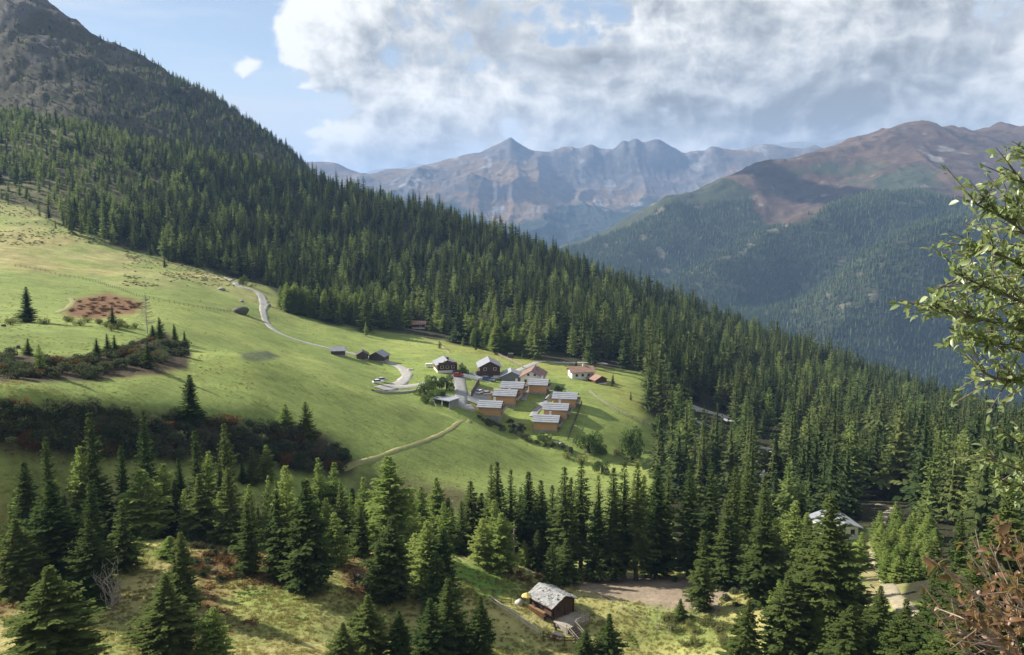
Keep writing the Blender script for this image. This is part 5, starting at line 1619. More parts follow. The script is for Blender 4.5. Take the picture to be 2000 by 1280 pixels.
# logs, bench, parasol, boulders, poles
wp = empty("woodpile", hutpos(-0.3, -HW / 2 - 0.75, 0.0), math.radians(-50), label="stack of split firewood along the sunny wall of the hut", cat="firewood")
lg = MB()
for i in range(13):
    for k in range(4):
        lg.tube([(-1.7 + i * 0.27 + 0.12 * (k % 2), -0.3, 0.12 + k * 0.2), (-1.7 + i * 0.27 + 0.12 * (k % 2), 0.3, 0.12 + k * 0.2)], [0.12, 0.12], 6)
lg.obj("logs", plain_mat("split_wood", (0.50, 0.34, 0.19), (0.30, 0.19, 0.11), 3.0), wp); lg2 = MB().box(-1.85, 1.85, -0.25, 0.25, -0.5, -0.005).obj("base", M_BARN, wp)
pa = empty("parasol", hutpos(-2.6, -2.9), label="yellow parasol beside the left corner of the hut", cat="parasol")
a = np.arange(8) / 8 * 6.283
pv_ = [(math.cos(x) * 0.85, math.sin(x) * 0.85, 1.85) for x in a] + [(0, 0, 2.35)] + [(math.cos(x) * 0.85, math.sin(x) * 0.85, 1.72) for x in a]
MB().add(pv_, [(i, (i + 1) % 8, 8) for i in range(8)] + [(9 + i, 9 + (i + 1) % 8, (i + 1) % 8, i) for i in range(8)]).obj("canopy", plain_mat("yellow_cloth", (0.55, 0.44, 0.16), (0.50, 0.40, 0.14), 1), pa)
MB().tube([(0, 0, -0.2), (0, 0, 2.34)], [0.03, 0.03], 6).obj("pole", M_GREYWOOD, pa)
for k, (x, y, lab) in enumerate([(HL / 2 + 0.9, -2.6, "short wooden stump seat nearest the corner of the hut"), (HL / 2 + 1.6, -3.0, "short wooden stump seat farther out on the yard grass")]):
    tag(MB().tube([(0, 0, -0.2), (0, 0, 0.45), (0, 0, 0.5)], [0.2, 0.19, 0.17], 9).obj("stump", M_BARN, None), lab, "stump").location = hutpos(x, y)
tb = empty("picnic_table", hutpos(HL / 2 + 3.4, -4.2), math.radians(-30), label="pale picnic table with benches in the hut yard", cat="table")
MB().box(-0.9, 0.9, -0.4, 0.4, 0.70, 0.76).obj("tabletop", M_GREYWOOD, tb)
for y in (-0.75, 0.75): MB().box(-0.9, 0.9, y - 0.14, y + 0.14, 0.42, 0.47).obj("bench", M_GREYWOOD, tb)
for x in (-0.65, 0.65): MB().box(x - 0.05, x + 0.05, -0.74, 0.74, 0.34, 0.415).box(x - 0.05, x + 0.05, -0.35, -0.25, -0.2, 0.335).box(x - 0.05, x + 0.05, 0.25, 0.35, -0.2, 0.335).box(x - 0.05, x + 0.05, -0.06, 0.06, 0.42, 0.695).obj("leg", M_GREYWOOD, tb)
p = land.at(1083, 1257, 100)
sg = empty("sign_board", p, math.radians(-20), label="small reddish board on a post at the hut fence", cat="board")
MB().tube([(0, 0, -0.3), (0, 0, 1.3)], [0.05, 0.045], 6).obj("post", M_OLDWOOD, sg); MB().box(-0.3, 0.3, -0.09, -0.055, 0.75, 1.25).obj("panel", plain_mat("red_board", (0.24, 0.07, 0.05)), sg)
p = land.at(1282, 1236, 100)
tag(MB().tube([(0, 0, -0.4), (0.02, 0, 2.0), (0.05, 0, 3.9)], [0.06, 0.05, 0.035], 6).obj("pole", M_GREYWOOD, None), "tall thin pale pole standing in the pasture right of the hut", "pole").location = p
p = land.at(906, 729, 60)
fp_ = empty("flagpole", p, label="thin pale flagpole between the village houses", cat="flagpole")
MB().tube([(0, 0, -0.3), (0, 0, 3), (0, 0, 6.2)], [0.09, 0.08, 0.05], 6).obj("pole", M_FRAME, fp_)


def boulder(px, py, s, label, m=None, dmin=60, name="boulder", group=None, flat=0.7):
    rs_ = np.random.default_rng(int(px * 7 + py))
    th, ph = np.meshgrid(np.linspace(0, np.pi, 9), np.arange(12) / 12 * 2 * np.pi, indexing='ij')
    P = np.stack([np.sin(th) * np.cos(ph), np.sin(th) * np.sin(ph), np.cos(th)], -1).reshape(-1, 3)
    k = 1 + 0.35 * fbm(P[:, 0] * 1.7 + px, P[:, 1] * 1.7 + P[:, 2] * 2.3, 3, int(px))
    P = P * k[:, None] * np.array((1.0, 0.8, flat)) * s
    i, j = np.meshgrid(np.arange(8), np.arange(12), indexing='ij')
    F = np.stack([i * 12 + j, (i + 1) * 12 + j, (i + 1) * 12 + (j + 1) % 12, i * 12 + (j + 1) % 12], -1).reshape(-1, 4)
    o = link(name, mesh_np(name, P, [F]), mats=(m or M_STONE,))
    o.location = land.at(px, py, dmin) + Vector((0, 0, s * flat * 0.35)); o.rotation_euler = (0, 0, rs_.uniform(0, 6))
    return tag(o, label, "boulder", group)


M_PALEROCK = plain_mat("pale_rock", (0.52, 0.50, 0.46), (0.34, 0.32, 0.29), 1.5, bump=0.5)
boulder(1014, 1180, 0.75, "white boulder on the slope behind the hut", M_PALEROCK, 100)
M_DARKROCK = plain_mat("dark_rock", (0.10, 0.10, 0.095), (0.05, 0.05, 0.048), 2.0, bump=0.5)
boulder(7, 638, 0.7, "dark boulder at the far left of the meadow", M_DARKROCK)
boulder(35, 680, 0.75, "dark boulder lying alone on the left meadow shelf", M_DARKROCK)
boulder(469, 612, 4.2, "large dark mossy mound of rock below the pasture fence", plain_mat("mossy_rock", (0.10, 0.10, 0.065), (0.06, 0.062, 0.04), 0.8, bump=0.5), flat=0.55)
boulder(432, 566, 2.6, "grey rock pile on the upper pasture near the road", M_STONE, flat=0.35)
boulder(525, 598, 1.3, "rock at the right verge of the upper gravel road")
boulder(472, 590, 1.2, "small rock on the pasture left of the upper gravel road")
for k, (x, y) in enumerate([(1012, 834), (1020, 838), (1005, 832), (1095, 868), (1104, 872), (1085, 866)]):
    boulder(x, y, 0.7, "pale garden rock on the bank below the chalets", M_PALEROCK, group="garden rocks below the chalets")
for k, (x, y) in enumerate([(985, 692), (1020, 694), (1032, 690), (1045, 696)]):
    boulder(x, y, 1.0, "grey rock lying by the shed at the forest edge", group="rocks by the shed at the forest edge")


# ------------------------------------------------------------------ parked cars
def paint_mat(name, c):
    m, N, bs = mat(name)
    bs.inputs['Base Color'].default_value = (*c, 1); bs.inputs['Roughness'].default_value = 0.3; bs.inputs['Coat Weight'].default_value = 0.5
    return m


def car(px, py, rz, m, label, long=4.3):
    p = land.at(px, py, 60)
    r = empty("parked_car", p + Vector((0, 0, 0.32)), math.radians(rz), label=label, cat="car", group="cars parked in the village")
    hl = long / 2
    prof = [(-hl, 0.28), (hl, 0.28), (hl, 0.62), (hl * 0.55, 0.86), (-hl * 0.92, 0.92), (-hl, 0.7)]
    b = MB(); b.add([(x, -0.86, z) for x, z in prof] + [(x, 0.86, z) for x, z in prof], [tuple(range(6)), tuple(range(11, 5, -1))] + [(i + 6, (i + 1) % 6 + 6, (i + 1) % 6, i) for i in range(6)])
    body = b.obj("body", m, r)
    cb = [(-hl * 0.88, 0.9), (hl * 0.5, 0.86), (hl * 0.15, 1.38), (-hl * 0.62, 1.42)]
    MB().add([(x, -0.78 if i < 2 else -0.66, z) for i, (x, z) in enumerate(cb)] + [(x, 0.78 if i < 2 else 0.66, z) for i, (x, z) in enumerate(cb)], [(0, 1, 2, 3), (7, 6, 5, 4)] + [(i + 4, (i + 1) % 4 + 4, (i + 1) % 4, i) for i in range(4)]).obj("window", M_GLASS, r)
    MB().box(-hl * 0.6, hl * 0.13, -0.67, 0.67, 1.40, 1.46).obj("car_roof", m, r)
    for x in (-hl * 0.6, hl * 0.62):
        for y in (-0.8, 0.8):
            MB().tube([(x, y - 0.1, 0.32), (x, y + 0.1, 0.32)], [0.32, 0.32], 12).obj("wheel", M_BLACK, r)
    return r


WHITE = paint_mat("white_paint", (0.75, 0.75, 0.75)); SILVER = paint_mat("silver_paint", (0.42, 0.44, 0.46)); RED = paint_mat("red_paint", (0.35, 0.04, 0.03)); BLUE = paint_mat("blue_paint", (0.05, 0.11, 0.28)); DARK = paint_mat("dark_paint", (0.03, 0.035, 0.045))
car(739, 750, 25, WHITE, "white car parked at the gravel turning place, nearest the wall")
car(747, 746, 30, SILVER, "silver car parked behind the white one at the gravel turning place")
car(895, 737, 10, RED, "red car parked beside the timber house with black chimneys")
car(890, 731, 80, DARK, "dark car standing against the timber house with black chimneys")
car(938, 770, 60, WHITE, "white car parked beside the grey boarded wall")
car(953, 773, 20, SILVER, "silver car parked left of the middle left chalet")
car(953, 744, 5, BLUE, "blue van parked before the tall dark barn house", 4.9)
car(933, 733, 100, DARK, "dark car parked left of the tall dark barn house")
p = land.at(838, 718, 60)
bx = empty("trailer", p, math.radians(8), label="small white trailer on the grass left of the timber house", cat="trailer")
MB().box(-1.5, 1.5, -0.75, 0.75, 0.45, 1.7).obj("body", M_FRAME, bx)
for y in (-0.8, 0.8): MB().tube([(0, y - 0.07, 0.32), (0, y + 0.07, 0.32)], [0.32, 0.32], 12).obj("wheel", M_BLACK, bx)
MB().tube([(1.5, 0, 0.5), (2.5, 0, 0.45)], [0.05, 0.05], 6).obj("tow_bar", M_BLACK, bx)
p = land.at(802, 723, 60)
tg = empty("water_trough", p, math.radians(20), label="pale water trough on the grass inside the road curve", cat="trough")
MB().box(-1.1, 1.1, -0.35, 0.35, 0.0, 0.12).box(-1.1, 1.1, -0.35, -0.27, 0.125, 0.55).box(-1.1, 1.1, 0.27, 0.35, 0.125, 0.55).box(-1.1, -1.02, -0.265, 0.265, 0.125, 0.55).box(1.02, 1.1, -0.265, 0.265, 0.125, 0.55).obj("basin", M_PLASTER, tg)
MB().tube([(1.3, 0, -0.2), (1.3, 0, 1.0), (1.0, 0, 1.05)], [0.06, 0.06, 0.04], 6).obj("spout", M_GREYWOOD, tg)

# ------------------------------------------------------------------ shrubs, dead wood, grass
def shrub_geo(seed, n=420, leaf=0.16, lobes=7, tall=1.0):
    rs_ = np.random.default_rng(seed)
    C = np.stack([rs_.uniform(-0.65, 0.65, lobes), rs_.uniform(-0.65, 0.65, lobes), rs_.uniform(0.15, 0.75, lobes) * tall], 1); Rr = rs_.uniform(0.28, 0.52, lobes)
    k = rs_.integers(0, lobes, n)
    D = unit(rs_.normal(size=(n, 3)) + (0, 0, 0.35))
    P = C[k] + D * (Rr[k] * rs_.uniform(0.55, 1.08, n))[:, None]
    P[:, 2] = np.maximum(P[:, 2], 0.02)
    T = unit(D + rs_.normal(size=(n, 3)) * 0.75); S = unit(np.cross(T, rs_.normal(size=(n, 3))))
    L = leaf * rs_.uniform(0.7, 1.5, n)
    return diamonds(P, T, L, L * 0.36, S)


def stems_geo(seed, n=7, tall=1.0):
    rs_ = np.random.default_rng(seed); parts = []
    for i in range(n):
        a = rs_.uniform(0, 6.28); e = rs_.uniform(0.25, 0.7)
        q = np.array((math.cos(a) * e, math.sin(a) * e, rs_.uniform(0.5, 0.85) * tall))
        parts.append(tube([(0, 0, -0.1), q * 0.5 + (0, 0, 0.08), q], [0.05, 0.035, 0.012], 5))
    return merge(parts)


def shrub_proto(name, seed, m, n=420, leaf=0.16, tall=1.0):
    a, b = shrub_geo(seed, n, leaf, tall=tall), stems_geo(seed, tall=tall)
    c = mesh_np(name + "_foliage", a[0], [a[1]]); c.materials.append(m)
    t = mesh_np(name + "_stem", b[0], [b[1]], True); t.materials.append(M_BARK)
    return c, t


DARKSH = [shrub_proto("dark_shrub", 600 + i, M_SCRUB, 900, 0.13) for i in range(3)]
RUSTSH = [shrub_proto("rust_shrub", 620 + i, M_RUSTLEAF, 800, 0.12) for i in range(2)]
GREENSH = [shrub_proto("green_bush", 640 + i, M_LEAF, 2400, 0.085, 1.25) for i in range(3)]
PALESH = [shrub_proto("willow_bush", 660 + i, M_WILLOW, 520, 0.14) for i in range(2)]


def shrub(protos, loc, r, h, name, label, cat="shrub", group=None):
    c, t = random.choice(protos)
    root = empty(name, loc, random.uniform(0, 6.28), label=label, cat=cat, group=group)
    root.scale = (r / 0.95, r / 0.95, h / 1.05)
    for nm, me in (("foliage", c), ("stem", t)):
        o = bpy.data.objects.new(nm, me); COL.objects.link(o); o.parent = root
    return root


def scatter_poly(poly, n, dmin, seed, dmax=9e9):
    rs_ = np.random.default_rng(seed); P = np.array(poly, float); out = []
    lo, hi = P.min(0), P.max(0)
    while len(out) < n:
        x, y = rs_.uniform(lo[0], hi[0]), rs_.uniform(lo[1], hi[1])
        if in_poly(np.array([x]), np.array([y]), poly)[0]:
            v = land.at(x, y, dmin)
            if v.y < dmax: out.append((x, y, v))
    return out


BANK1 = [(-10, 795), (0, 795), (150, 800), (300, 812), (450, 826), (560, 842), (640, 858), (695, 905), (685, 930), (620, 925), (520, 908), (300, 895), (0, 888)]
for i, (x, y, v) in enumerate(scatter_poly(BANK1, 215, 140, 1, 242)):
    rr = random.uniform(1.4, 2.9)
    if rng.random() < 0.12:
        shrub(RUSTSH, v, rr * 0.9, rr * 0.85, "rust_shrub", "rust coloured shrub among the dark ones on the lower gully bank", group="rust shrubs of the lower bank")
    else:
        shrub(DARKSH, v, rr, rr * random.uniform(0.7, 1.0), "dark_shrub", "dark low shrub crowding the lower gully bank", group="dark shrubs of the lower bank")
BANK2 = [(-10, 698), (60, 700), (180, 706), (240, 680), (300, 665), (345, 660), (362, 690), (350, 712), (300, 706), (230, 728), (190, 738), (60, 742), (-10, 742)]
for i, (x, y, v) in enumerate(scatter_poly(BANK2, 105, 152, 2, 300)):
    rr = random.uniform(1.3, 2.7)
    if rng.random() < 0.15:
        shrub(RUSTSH, v, rr, rr * 0.85, "rust_shrub", "rust coloured shrub in the upper bank under the meadow shelf", group="rust shrubs of the upper bank")
    else:
        shrub(DARKSH, v, rr, rr * random.uniform(0.65, 0.95), "dark_shrub", "grey green shrub in the upper bank under the meadow shelf", group="shrubs of the upper bank")
for i, (x, y, v) in enumerate(scatter_poly([(5, 625), (120, 628), (210, 632), (275, 640), (262, 652), (160, 640), (20, 636)], 16, 152, 3)):
    shrub(PALESH, v, random.uniform(1.2, 2.2), random.uniform(1.2, 2.2), "willow_bush", "pale yellowish bush below the rust red heather patch", "bush", "pale bushes below the heather patch")
for i, (x, y, v) in enumerate(scatter_poly([(130, 612), (155, 588), (215, 578), (275, 594), (255, 612), (180, 622)], 46, 152, 4)):
    shrub(RUSTSH, v, random.uniform(1.0, 1.8), random.uniform(0.4, 0.75), "heather_clump", "low rust red clump in the heather patch on the upper meadow", "heather", "rust red heather clumps")
for i, (x, y, v) in enumerate(scatter_poly([(300, 1066), (430, 1070), (510, 1112), (430, 1140), (380, 1120)], 34, 90, 5)):
    pr, nm, lb = (RUSTSH, "rust_shrub", "knee high rusty shrub behind the lone small spruce") if rng.random() < 0.4 else (DARKSH, "dark_shrub", "knee high grey green shrub behind the lone small spruce")
    shrub(pr, v, random.uniform(0.6, 1.2), random.uniform(0.5, 1.0), nm, lb, group="low shrubs on the knoll, " + nm.replace("_", " "))
for i, (x, y, v) in enumerate(scatter_poly([(1290, 1215), (1345, 1195), (1420, 1215), (1440, 1262), (1330, 1270)], 16, 90, 6)):
    shrub(PALESH, v, random.uniform(0.7, 1.4), random.uniform(0.6, 1.2), "willow_bush", "silvery bush at the right border of the hut pasture", "bush", "silvery bushes of the hut pasture")
for i, (x, y, v) in enumerate(scatter_poly([(1000, 1115), (1050, 1125), (1075, 1145), (1040, 1150), (960, 1125)], 12, 100, 7)):
    shrub(RUSTSH if i % 3 else PALESH, v, random.uniform(0.7, 1.2), random.uniform(0.6, 1.1), "rust_shrub" if i % 3 else "willow_bush", ("rusty shrub" if i % 3 else "yellowish bush") + " on the slope edge behind the hut", group=("rusty shrubs" if i % 3 else "yellowish bushes") + " behind the hut")
for i, (x, y, v) in enumerate(scatter_poly([(925, 812), (1000, 824), (1050, 850), (1110, 872), (1130, 895), (1010, 856), (940, 826)], 34, 255, 8)):
    shrub(DARKSH, v, random.uniform(1.0, 1.7), random.uniform(0.8, 1.5), "dark_shrub", "dark shrub on the bank right under the chalets", group="shrubs under the chalets")
for i, (x, y, v) in enumerate(scatter_poly([(1290, 1120), (1420, 1140), (1500, 1180), (1450, 1190), (1330, 1160)], 10, 90, 9)):
    shrub(DARKSH, v, random.uniform(0.6, 1.2), random.uniform(0.5, 1.0), "dark_shrub", "dark shrub under the right hand stand of tall spruces", group="shrubs under the right hand stand")
for px, py, r, h, pr, lab in [
    (832, 772, 3.6, 4.6, GREENSH, "round dark bush left of the garage, nearest the stone wall"), (848, 762, 3.4, 4.4, GREENSH, "round bush below the village road, before the stone wall's end"),
    (872, 762, 3.6, 4.8, GREENSH, "broad bush between the village road and the garage roof"), (858, 782, 2.8, 3.6, GREENSH, "bush pressed against the back of the garage"), (836, 786, 2.4, 3.0, GREENSH, "lowest bush on the meadow edge left of the garage"),
    (905, 731, 1.9, 3.6, GREENSH, "dark round tree in the village yard beside the flagpole"), (1150, 884, 4.4, 6.0, GREENSH, "round dark bush on the meadow right below the chalet garden"),
    (1205, 890, 2.2, 2.4, PALESH, "yellowish bush between the two dark ones below the meadow"), (1235, 898, 5.0, 9.0, GREENSH, "tall bushy tree at the lower end of the right meadow"), (1176, 888, 2.4, 2.8, GREENSH, "small bush joining the round dark one below the chalet garden"),
    (1090, 766, 2.6, 2.2, GREENSH, "wide bush on the slope right of the brown roofed house"), (1062, 862, 2.4, 2.6, GREENSH, "bush in front of the lowest right chalet"), (1108, 895, 1.6, 2.0, PALESH, "pale bush where the meadow ridge meets the lower trees"),
    (1135, 905, 2.4, 3.0, PALESH, "larger pale bush at the end of the bright meadow ridge"), (1175, 925, 3.0, 3.6, GREENSH, "green bush behind the tops of the tall row"), (475, 556, 2.4, 4.2, GREENSH, "bushy tree between the two bends of the upper road"),
    (553, 905, 2.5, 2.4, RUSTSH, "wide rust red shrub at the foot of the gully"), (1036, 1000, 1.2, 1.4, GREENSH, "green bush under the tall row"), (960, 712, 1.6, 1.5, GREENSH, "bush behind the tall dark barn house")]:
    shrub(pr, land.at(px, py, 165 if py < 960 else 60), r, h, "bush" if pr is not RUSTSH else "rust_shrub", lab, "bush")

# a dark stand of larches and a light one right at the forest edge above the barns
LST = "larches at the forest edge behind the barns"
for i in range(40):
    px = 556 + (i % 34) * 8.3 + rng.uniform(-8, 8); py = float(np.interp(px, [556, 640, 760, 840], [606, 628, 640, 646])) + rng.uniform(-14, 4)
    if 796 < px < 840: continue
    g = land.at(px, py, 380); h = rng.uniform(11, 17)
    plant('l', random.choice(LAR), "larch_tree", g, h, h * rng.uniform(0.19, 0.25), "full crowned larch in the shaded edge stand behind the barns", "larch", LST)
for i in range(44):
    px = rng.uniform(842, 1060); py = float(np.interp(px, [842, 900, 960, 1060], [640, 668, 690, 700])) + rng.uniform(-22, 2)
    if 868 < px < 900: continue
    g = land.at(px, py, 380); h = rng.uniform(9, 15)
    plant('l', random.choice(LAR), "larch_tree", g, h, h * rng.uniform(0.22, 0.30), "bright round topped larch at the forest edge right of the reddish roofed hut", "larch", "bright larches right of the forest hut")


# dead wood
def branchy(seed, h, spread, n, r0, up=0.5, levels=2, whorl=None):
    rs_ = np.random.default_rng(seed); parts = []
    def grow(p, d, L, r, lv):
        pts = [p]; q = p.copy(); dd = d.copy()
        for k in range(5):
            dd = unit(dd + rs_.normal(0, 0.16, 3) + (0, 0, 0.05 * up)); q = q + dd * L / 5; pts.append(q.copy())
        parts.append(tube(pts, np.linspace(r, r * 0.25, 6), 5))
        if lv > 0:
            for _ in range(n):
                k = rs_.integers(1, 6); a = unit(dd + rs_.normal(0, 0.75, 3) + (0, 0, up * 0.4))
                grow(pts[k], a, L * rs_.uniform(0.35, 0.65), r * 0.5, lv - 1)
    return parts, grow, rs_


parts, grow, rs_ = branchy(3, 1, 1, 6, 0.08)
for k in range(5):
    grow(np.array((rs_.uniform(-.15, .15), rs_.uniform(-.15, .15), -0.2)), unit(np.array((rs_.uniform(-0.9, 0.9), rs_.uniform(-0.6, 0.6), 1.0))), rs_.uniform(2.6, 4.0), 0.085, 2)
V, F = merge(parts)
g = land.at(214, 1192, 80)
ds = empty("dead_shrub", g, label="bleached leafless shrub with a tangle of white twigs", cat="dead shrub")
link("branches", mesh_np("branches", V * 1.25, [F]), ds, (M_DEAD,))
g, h = place(1003, 1020, 1106)
dt = empty("dead_tree", g, label="grey dead trunk with short stubs beside the weeping larches", cat="dead tree")
V, F = tube([(0, 0, -0.3), (0.05, 0, h * 0.5), (0.1, 0.05, h)], [0.2, 0.15, 0.06], 7); link("trunk", mesh_np("trunk", V, [F]), dt, (M_DEAD,))
V, F = merge([tube([(0.05, 0, z), (0.05 + math.cos(a) * 0.6, math.sin(a) * 0.6, z + 0.1)], [0.035, 0.01], 4) for z, a in [(h * (0.3 + 0.03 * k), k * 2.4) for k in range(22)]]); link("branch_stubs", mesh_np("branch_stubs", V, [F]), dt, (M_DEAD,))
g, h = place(288, 571, 652)
bc = empty("bare_conifer", g, label="bare grey conifer without needles on the meadow nose", cat="dead tree")
V, F = trunk_geo(h, 0.16, 3, 1.0); link("trunk", mesh_np("trunk", V, [F]), bc, (M_DEAD,))
parts = []; rs_ = np.random.default_rng(9)
for k in range(120):
    t = rs_.uniform(0.22, 0.97); a = rs_.uniform(0, 6.28); L = (1 - t) * h * 0.34 + 0.25
    p0 = np.array((0, 0, h * t)); p1 = p0 + np.array((math.cos(a) * L, math.sin(a) * L, L * 0.12))
    parts.append(tube([p0, (p0 + p1) / 2 + (0, 0, -0.05 * L), p1], [0.05, 0.035, 0.012], 4))
    for s_ in (0.5, 0.75):
        q = p0 + (p1 - p0) * s_; b = a + rs_.choice((-0.8, 0.8)); parts.append(tube([q, q + np.array((math.cos(b), math.sin(b), 0.1)) * L * 0.35], [0.025, 0.01], 4))
V, F = merge(parts); link("branches", mesh_np("branches", V, [F]), bc, (plain_mat("grey_twigs", (0.24, 0.22, 0.20), (0.14, 0.13, 0.12)),))
g = land.at(694, 1146, 90)
rp = empty("uprooted_stump", g, 0.4, label="dark uprooted stump with spread roots on the pasture edge", cat="stump")
parts = []; rs_ = np.random.default_rng(12)
for k in range(26):
    a = rs_.uniform(0, 6.28); L = rs_.uniform(0.7, 1.7)
    q = np.array((math.cos(a) * L, rs_.uniform(-0.4, 0.4), 1.2 + math.sin(a) * L * 0.9))
    parts.append(tube([(0, 0.2, 1.1), q * 0.5 + (0, 0.1, 0.5), q], [0.16, 0.08, 0.02], 5))
V, F = merge(parts); link("roots", mesh_np("roots", V, [F]), rp, (M_BARK,))
V, F = tube([(0, 0.1, 1.1), (0.8, 1.6, 0.7), (1.6, 3.6, 0.3)], [0.42, 0.3, 0.24], 9); link("trunk", mesh_np("trunk", V, [F]), rp, (M_BARK,))
for (a, b, r, lab) in [((1060, 1128), (1010, 1112), 0.14, "fallen grey log on the slope edge behind the hut"), ((745, 1150), (705, 1128), 0.16, "fallen log beside the uprooted stump"), ((220, 1198), (250, 1216), 0.07, "broken grey branch on the ground under the bleached shrub")]:
    pa_, pb_ = land.at(*a, 80), land.at(*b, 80)
    o = MB().tube([(0, 0, r * .6), tuple((pb_ - pa_) * 0.5 + Vector((0, 0, r * .8))), tuple(pb_ - pa_ + Vector((0, 0, r * .6)))], [r, r * 0.85, r * 0.6], 8).obj("fallen_log", M_DEAD, None)
    o.location = pa_; tag(o, lab, "log")

# grass and herb tufts: nobody could count them
M_GRASS = foliage_mat("grass_blades", (0.25, 0.235, 0.08), (0.36, 0.31, 0.13), 0.4)
M_HERB = foliage_mat("herb_leaves", (0.14, 0.10, 0.045), (0.26, 0.15, 0.07), 0.3)
M_SAP = foliage_mat("green_herbs", (0.14, 0.19, 0.05), (0.22, 0.25, 0.08), 0.35)
TUFT = []
for i, mm in enumerate([M_GRASS, M_GRASS, M_HERB, M_SAP]):
    rs_ = np.random.default_rng(700 + i); n = 26
    a = rs_.uniform(0, 6.28, n); D = unit(np.stack([np.cos(a) * rs_.uniform(0.2, 0.9, n), np.sin(a) * rs_.uniform(0.2, 0.9, n), np.ones(n)], 1))
    P = np.stack([rs_.normal(0, 0.13, n), rs_.normal(0, 0.13, n), np.full(n, -0.03)], 1); L = rs_.uniform(0.18, 0.42, n) * (0.8 if i >= 2 else 1)
    S = unit(np.cross(D, rs_.normal(size=(n, 3))))
    V, F = diamonds(P, D, L, L * (0.10 if i < 2 else 0.24), S, 0.2)
    me = mesh_np("tuft", V, [F]); me.materials.append(mm); TUFT.append(bare_proto(me))
N_T = 42000
l = rng.uniform(math.log(78), math.log(165), N_T); c = rng.uniform(-0.64, 0.42, N_T)
d = np.exp(l); tx, ty = c * d, d
tz_ = land.z(tx, ty); tp, tq = to_pix(tx, ty, tz_)
ci = np.clip(((c - land.c[0]) / (land.c[1] - land.c[0])).astype(int), 0, land.c.size - 1); li = np.clip(((l - land.l[0]) / (land.l[1] - land.l[0])).astype(int), 0, land.l.size - 1)
br = brown_fore[ci, li] | scrub_bank[ci, li]; bt = bare_track[ci, li]
dens_t = np.clip(0.5 + 0.8 * fbm(tx / 6, ty / 6, 3, 801), 0.05, 1)
ok = (~bt) & (rng.random(N_T) < dens_t) & (tp < 1480)
which = np.where(br, np.where(rng.random(N_T) < 0.7, 2, 0), np.where(fbm(tx / 9, ty / 9, 3, 802) > 0.42, 3, rng.integers(0, 2, N_T)))
tx, ty, tz_, which = tx[ok], ty[ok], tz_[ok], which[ok]; n = tx.size
s = rng.uniform(0.6, 1.6, n); s = np.where(which == 2, s * 1.25, s)
instancer("grass", np.stack([tx, ty, tz_], 1), np.stack([s, s, s * rng.uniform(0.35, 0.7, n)], 1), rng.uniform(0, 6.28, n), which, TUFT)
N_M = 16000
l = rng.uniform(math.log(150), math.log(460), N_M); c = rng.uniform(-0.64, 0.2, N_M); d = np.exp(l)
tx, ty = c * d, d; tz_ = land.z(tx, ty); tp, tq = to_pix(tx, ty, tz_)
ci = np.clip(((c - land.c[0]) / (land.c[1] - land.c[0])).astype(int), 0, land.c.size - 1); li = np.clip(((l - land.l[0]) / (land.l[1] - land.l[0])).astype(int), 0, land.l.size - 1)
ok = ~(forest[ci, li] | scrub_bank[ci, li] | scrub_bank2[ci, li]) & (rng.random(N_M) < np.clip(0.35 + 1.1 * fbm(tx / 18, ty / 9, 4, 821), 0.02, 1)) & (tp > -20) & (tp < 1290)
tx, ty, tz_ = tx[ok], ty[ok], tz_[ok]; n = tx.size
s = rng.uniform(0.45, 1.15, n)
instancer("grass", np.stack([tx, ty, tz_], 1), np.stack([s * 1.5, s * 1.5, s * 0.5], 1), rng.uniform(0, 6.28, n), rng.choice([0, 1, 1, 3], n), TUFT)
# rougher tufts and dwarf shrubs over the upper pasture and the open mountain side
N_T = 26000
l = rng.uniform(math.log(330), math.log(1350), N_T); c = rng.uniform(-0.64, -0.2, N_T); d = np.exp(l)
tx, ty = c * d, d; tz_ = land.z(tx, ty); tp, tq = to_pix(tx, ty, tz_)
ok = (tq < 560) & (tq > 0) & (tp < 640) & ~((tp > 330) & (d < 900) & (d > 560)) & (tp > -20) & (fbm(tx / 22, ty / 22, 4, 811) > np.where(d > 900, -0.1, -0.06) + rng.normal(0, 0.16, tx.size)) & ~((tq > 455) & (tp < 240) & (tq > 480))
tx, ty, tz_, d = tx[ok], ty[ok], tz_[ok], d[ok]; n = tx.size
DW = [bare_proto(DARKSH[0][0]), bare_proto(PALESH[0][0]), bare_proto(RUSTSH[0][0])]
which = np.where(d > 900, rng.choice([0, 2], n), rng.choice([0, 1, 1, 1], n)); s = rng.uniform(0.3, 0.9, n) * np.where(d > 900, 2.0, 1.0)
instancer("undergrowth", np.stack([tx, ty, tz_], 1), np.stack([s, s, s * 0.5], 1), rng.uniform(0, 6.28, n), which, DW)

# ------------------------------------------------------------------ the leafy shrub and the copper twigs right beside the camera
def leaf_mat(name, c1, c2, gloss):
    m, N, bs = mat(name)
    geo = N.new('ShaderNodeNewGeometry')
    col = N.mix(geo.outputs['Random Per Island'], c1, c2)
    N.link(col, bs.inputs['Base Color']); bs.inputs['Roughness'].default_value = 0.38; bs.inputs['Specular IOR Level'].default_value = gloss
    tr = N.new('ShaderNodeBsdfTranslucent'); N.link(N.mix(0.5, col, (0.18, 0.24, 0.03), 'ADD'), tr.inputs[0])
    mx = N.new('ShaderNodeMixShader'); mx.inputs[0].default_value = 0.38
    N.link(bs.outputs[0], mx.inputs[1]); N.link(tr.outputs[0], mx.inputs[2]); N.link(mx.outputs[0], N.n['Material Output'].inputs[0])
    return m


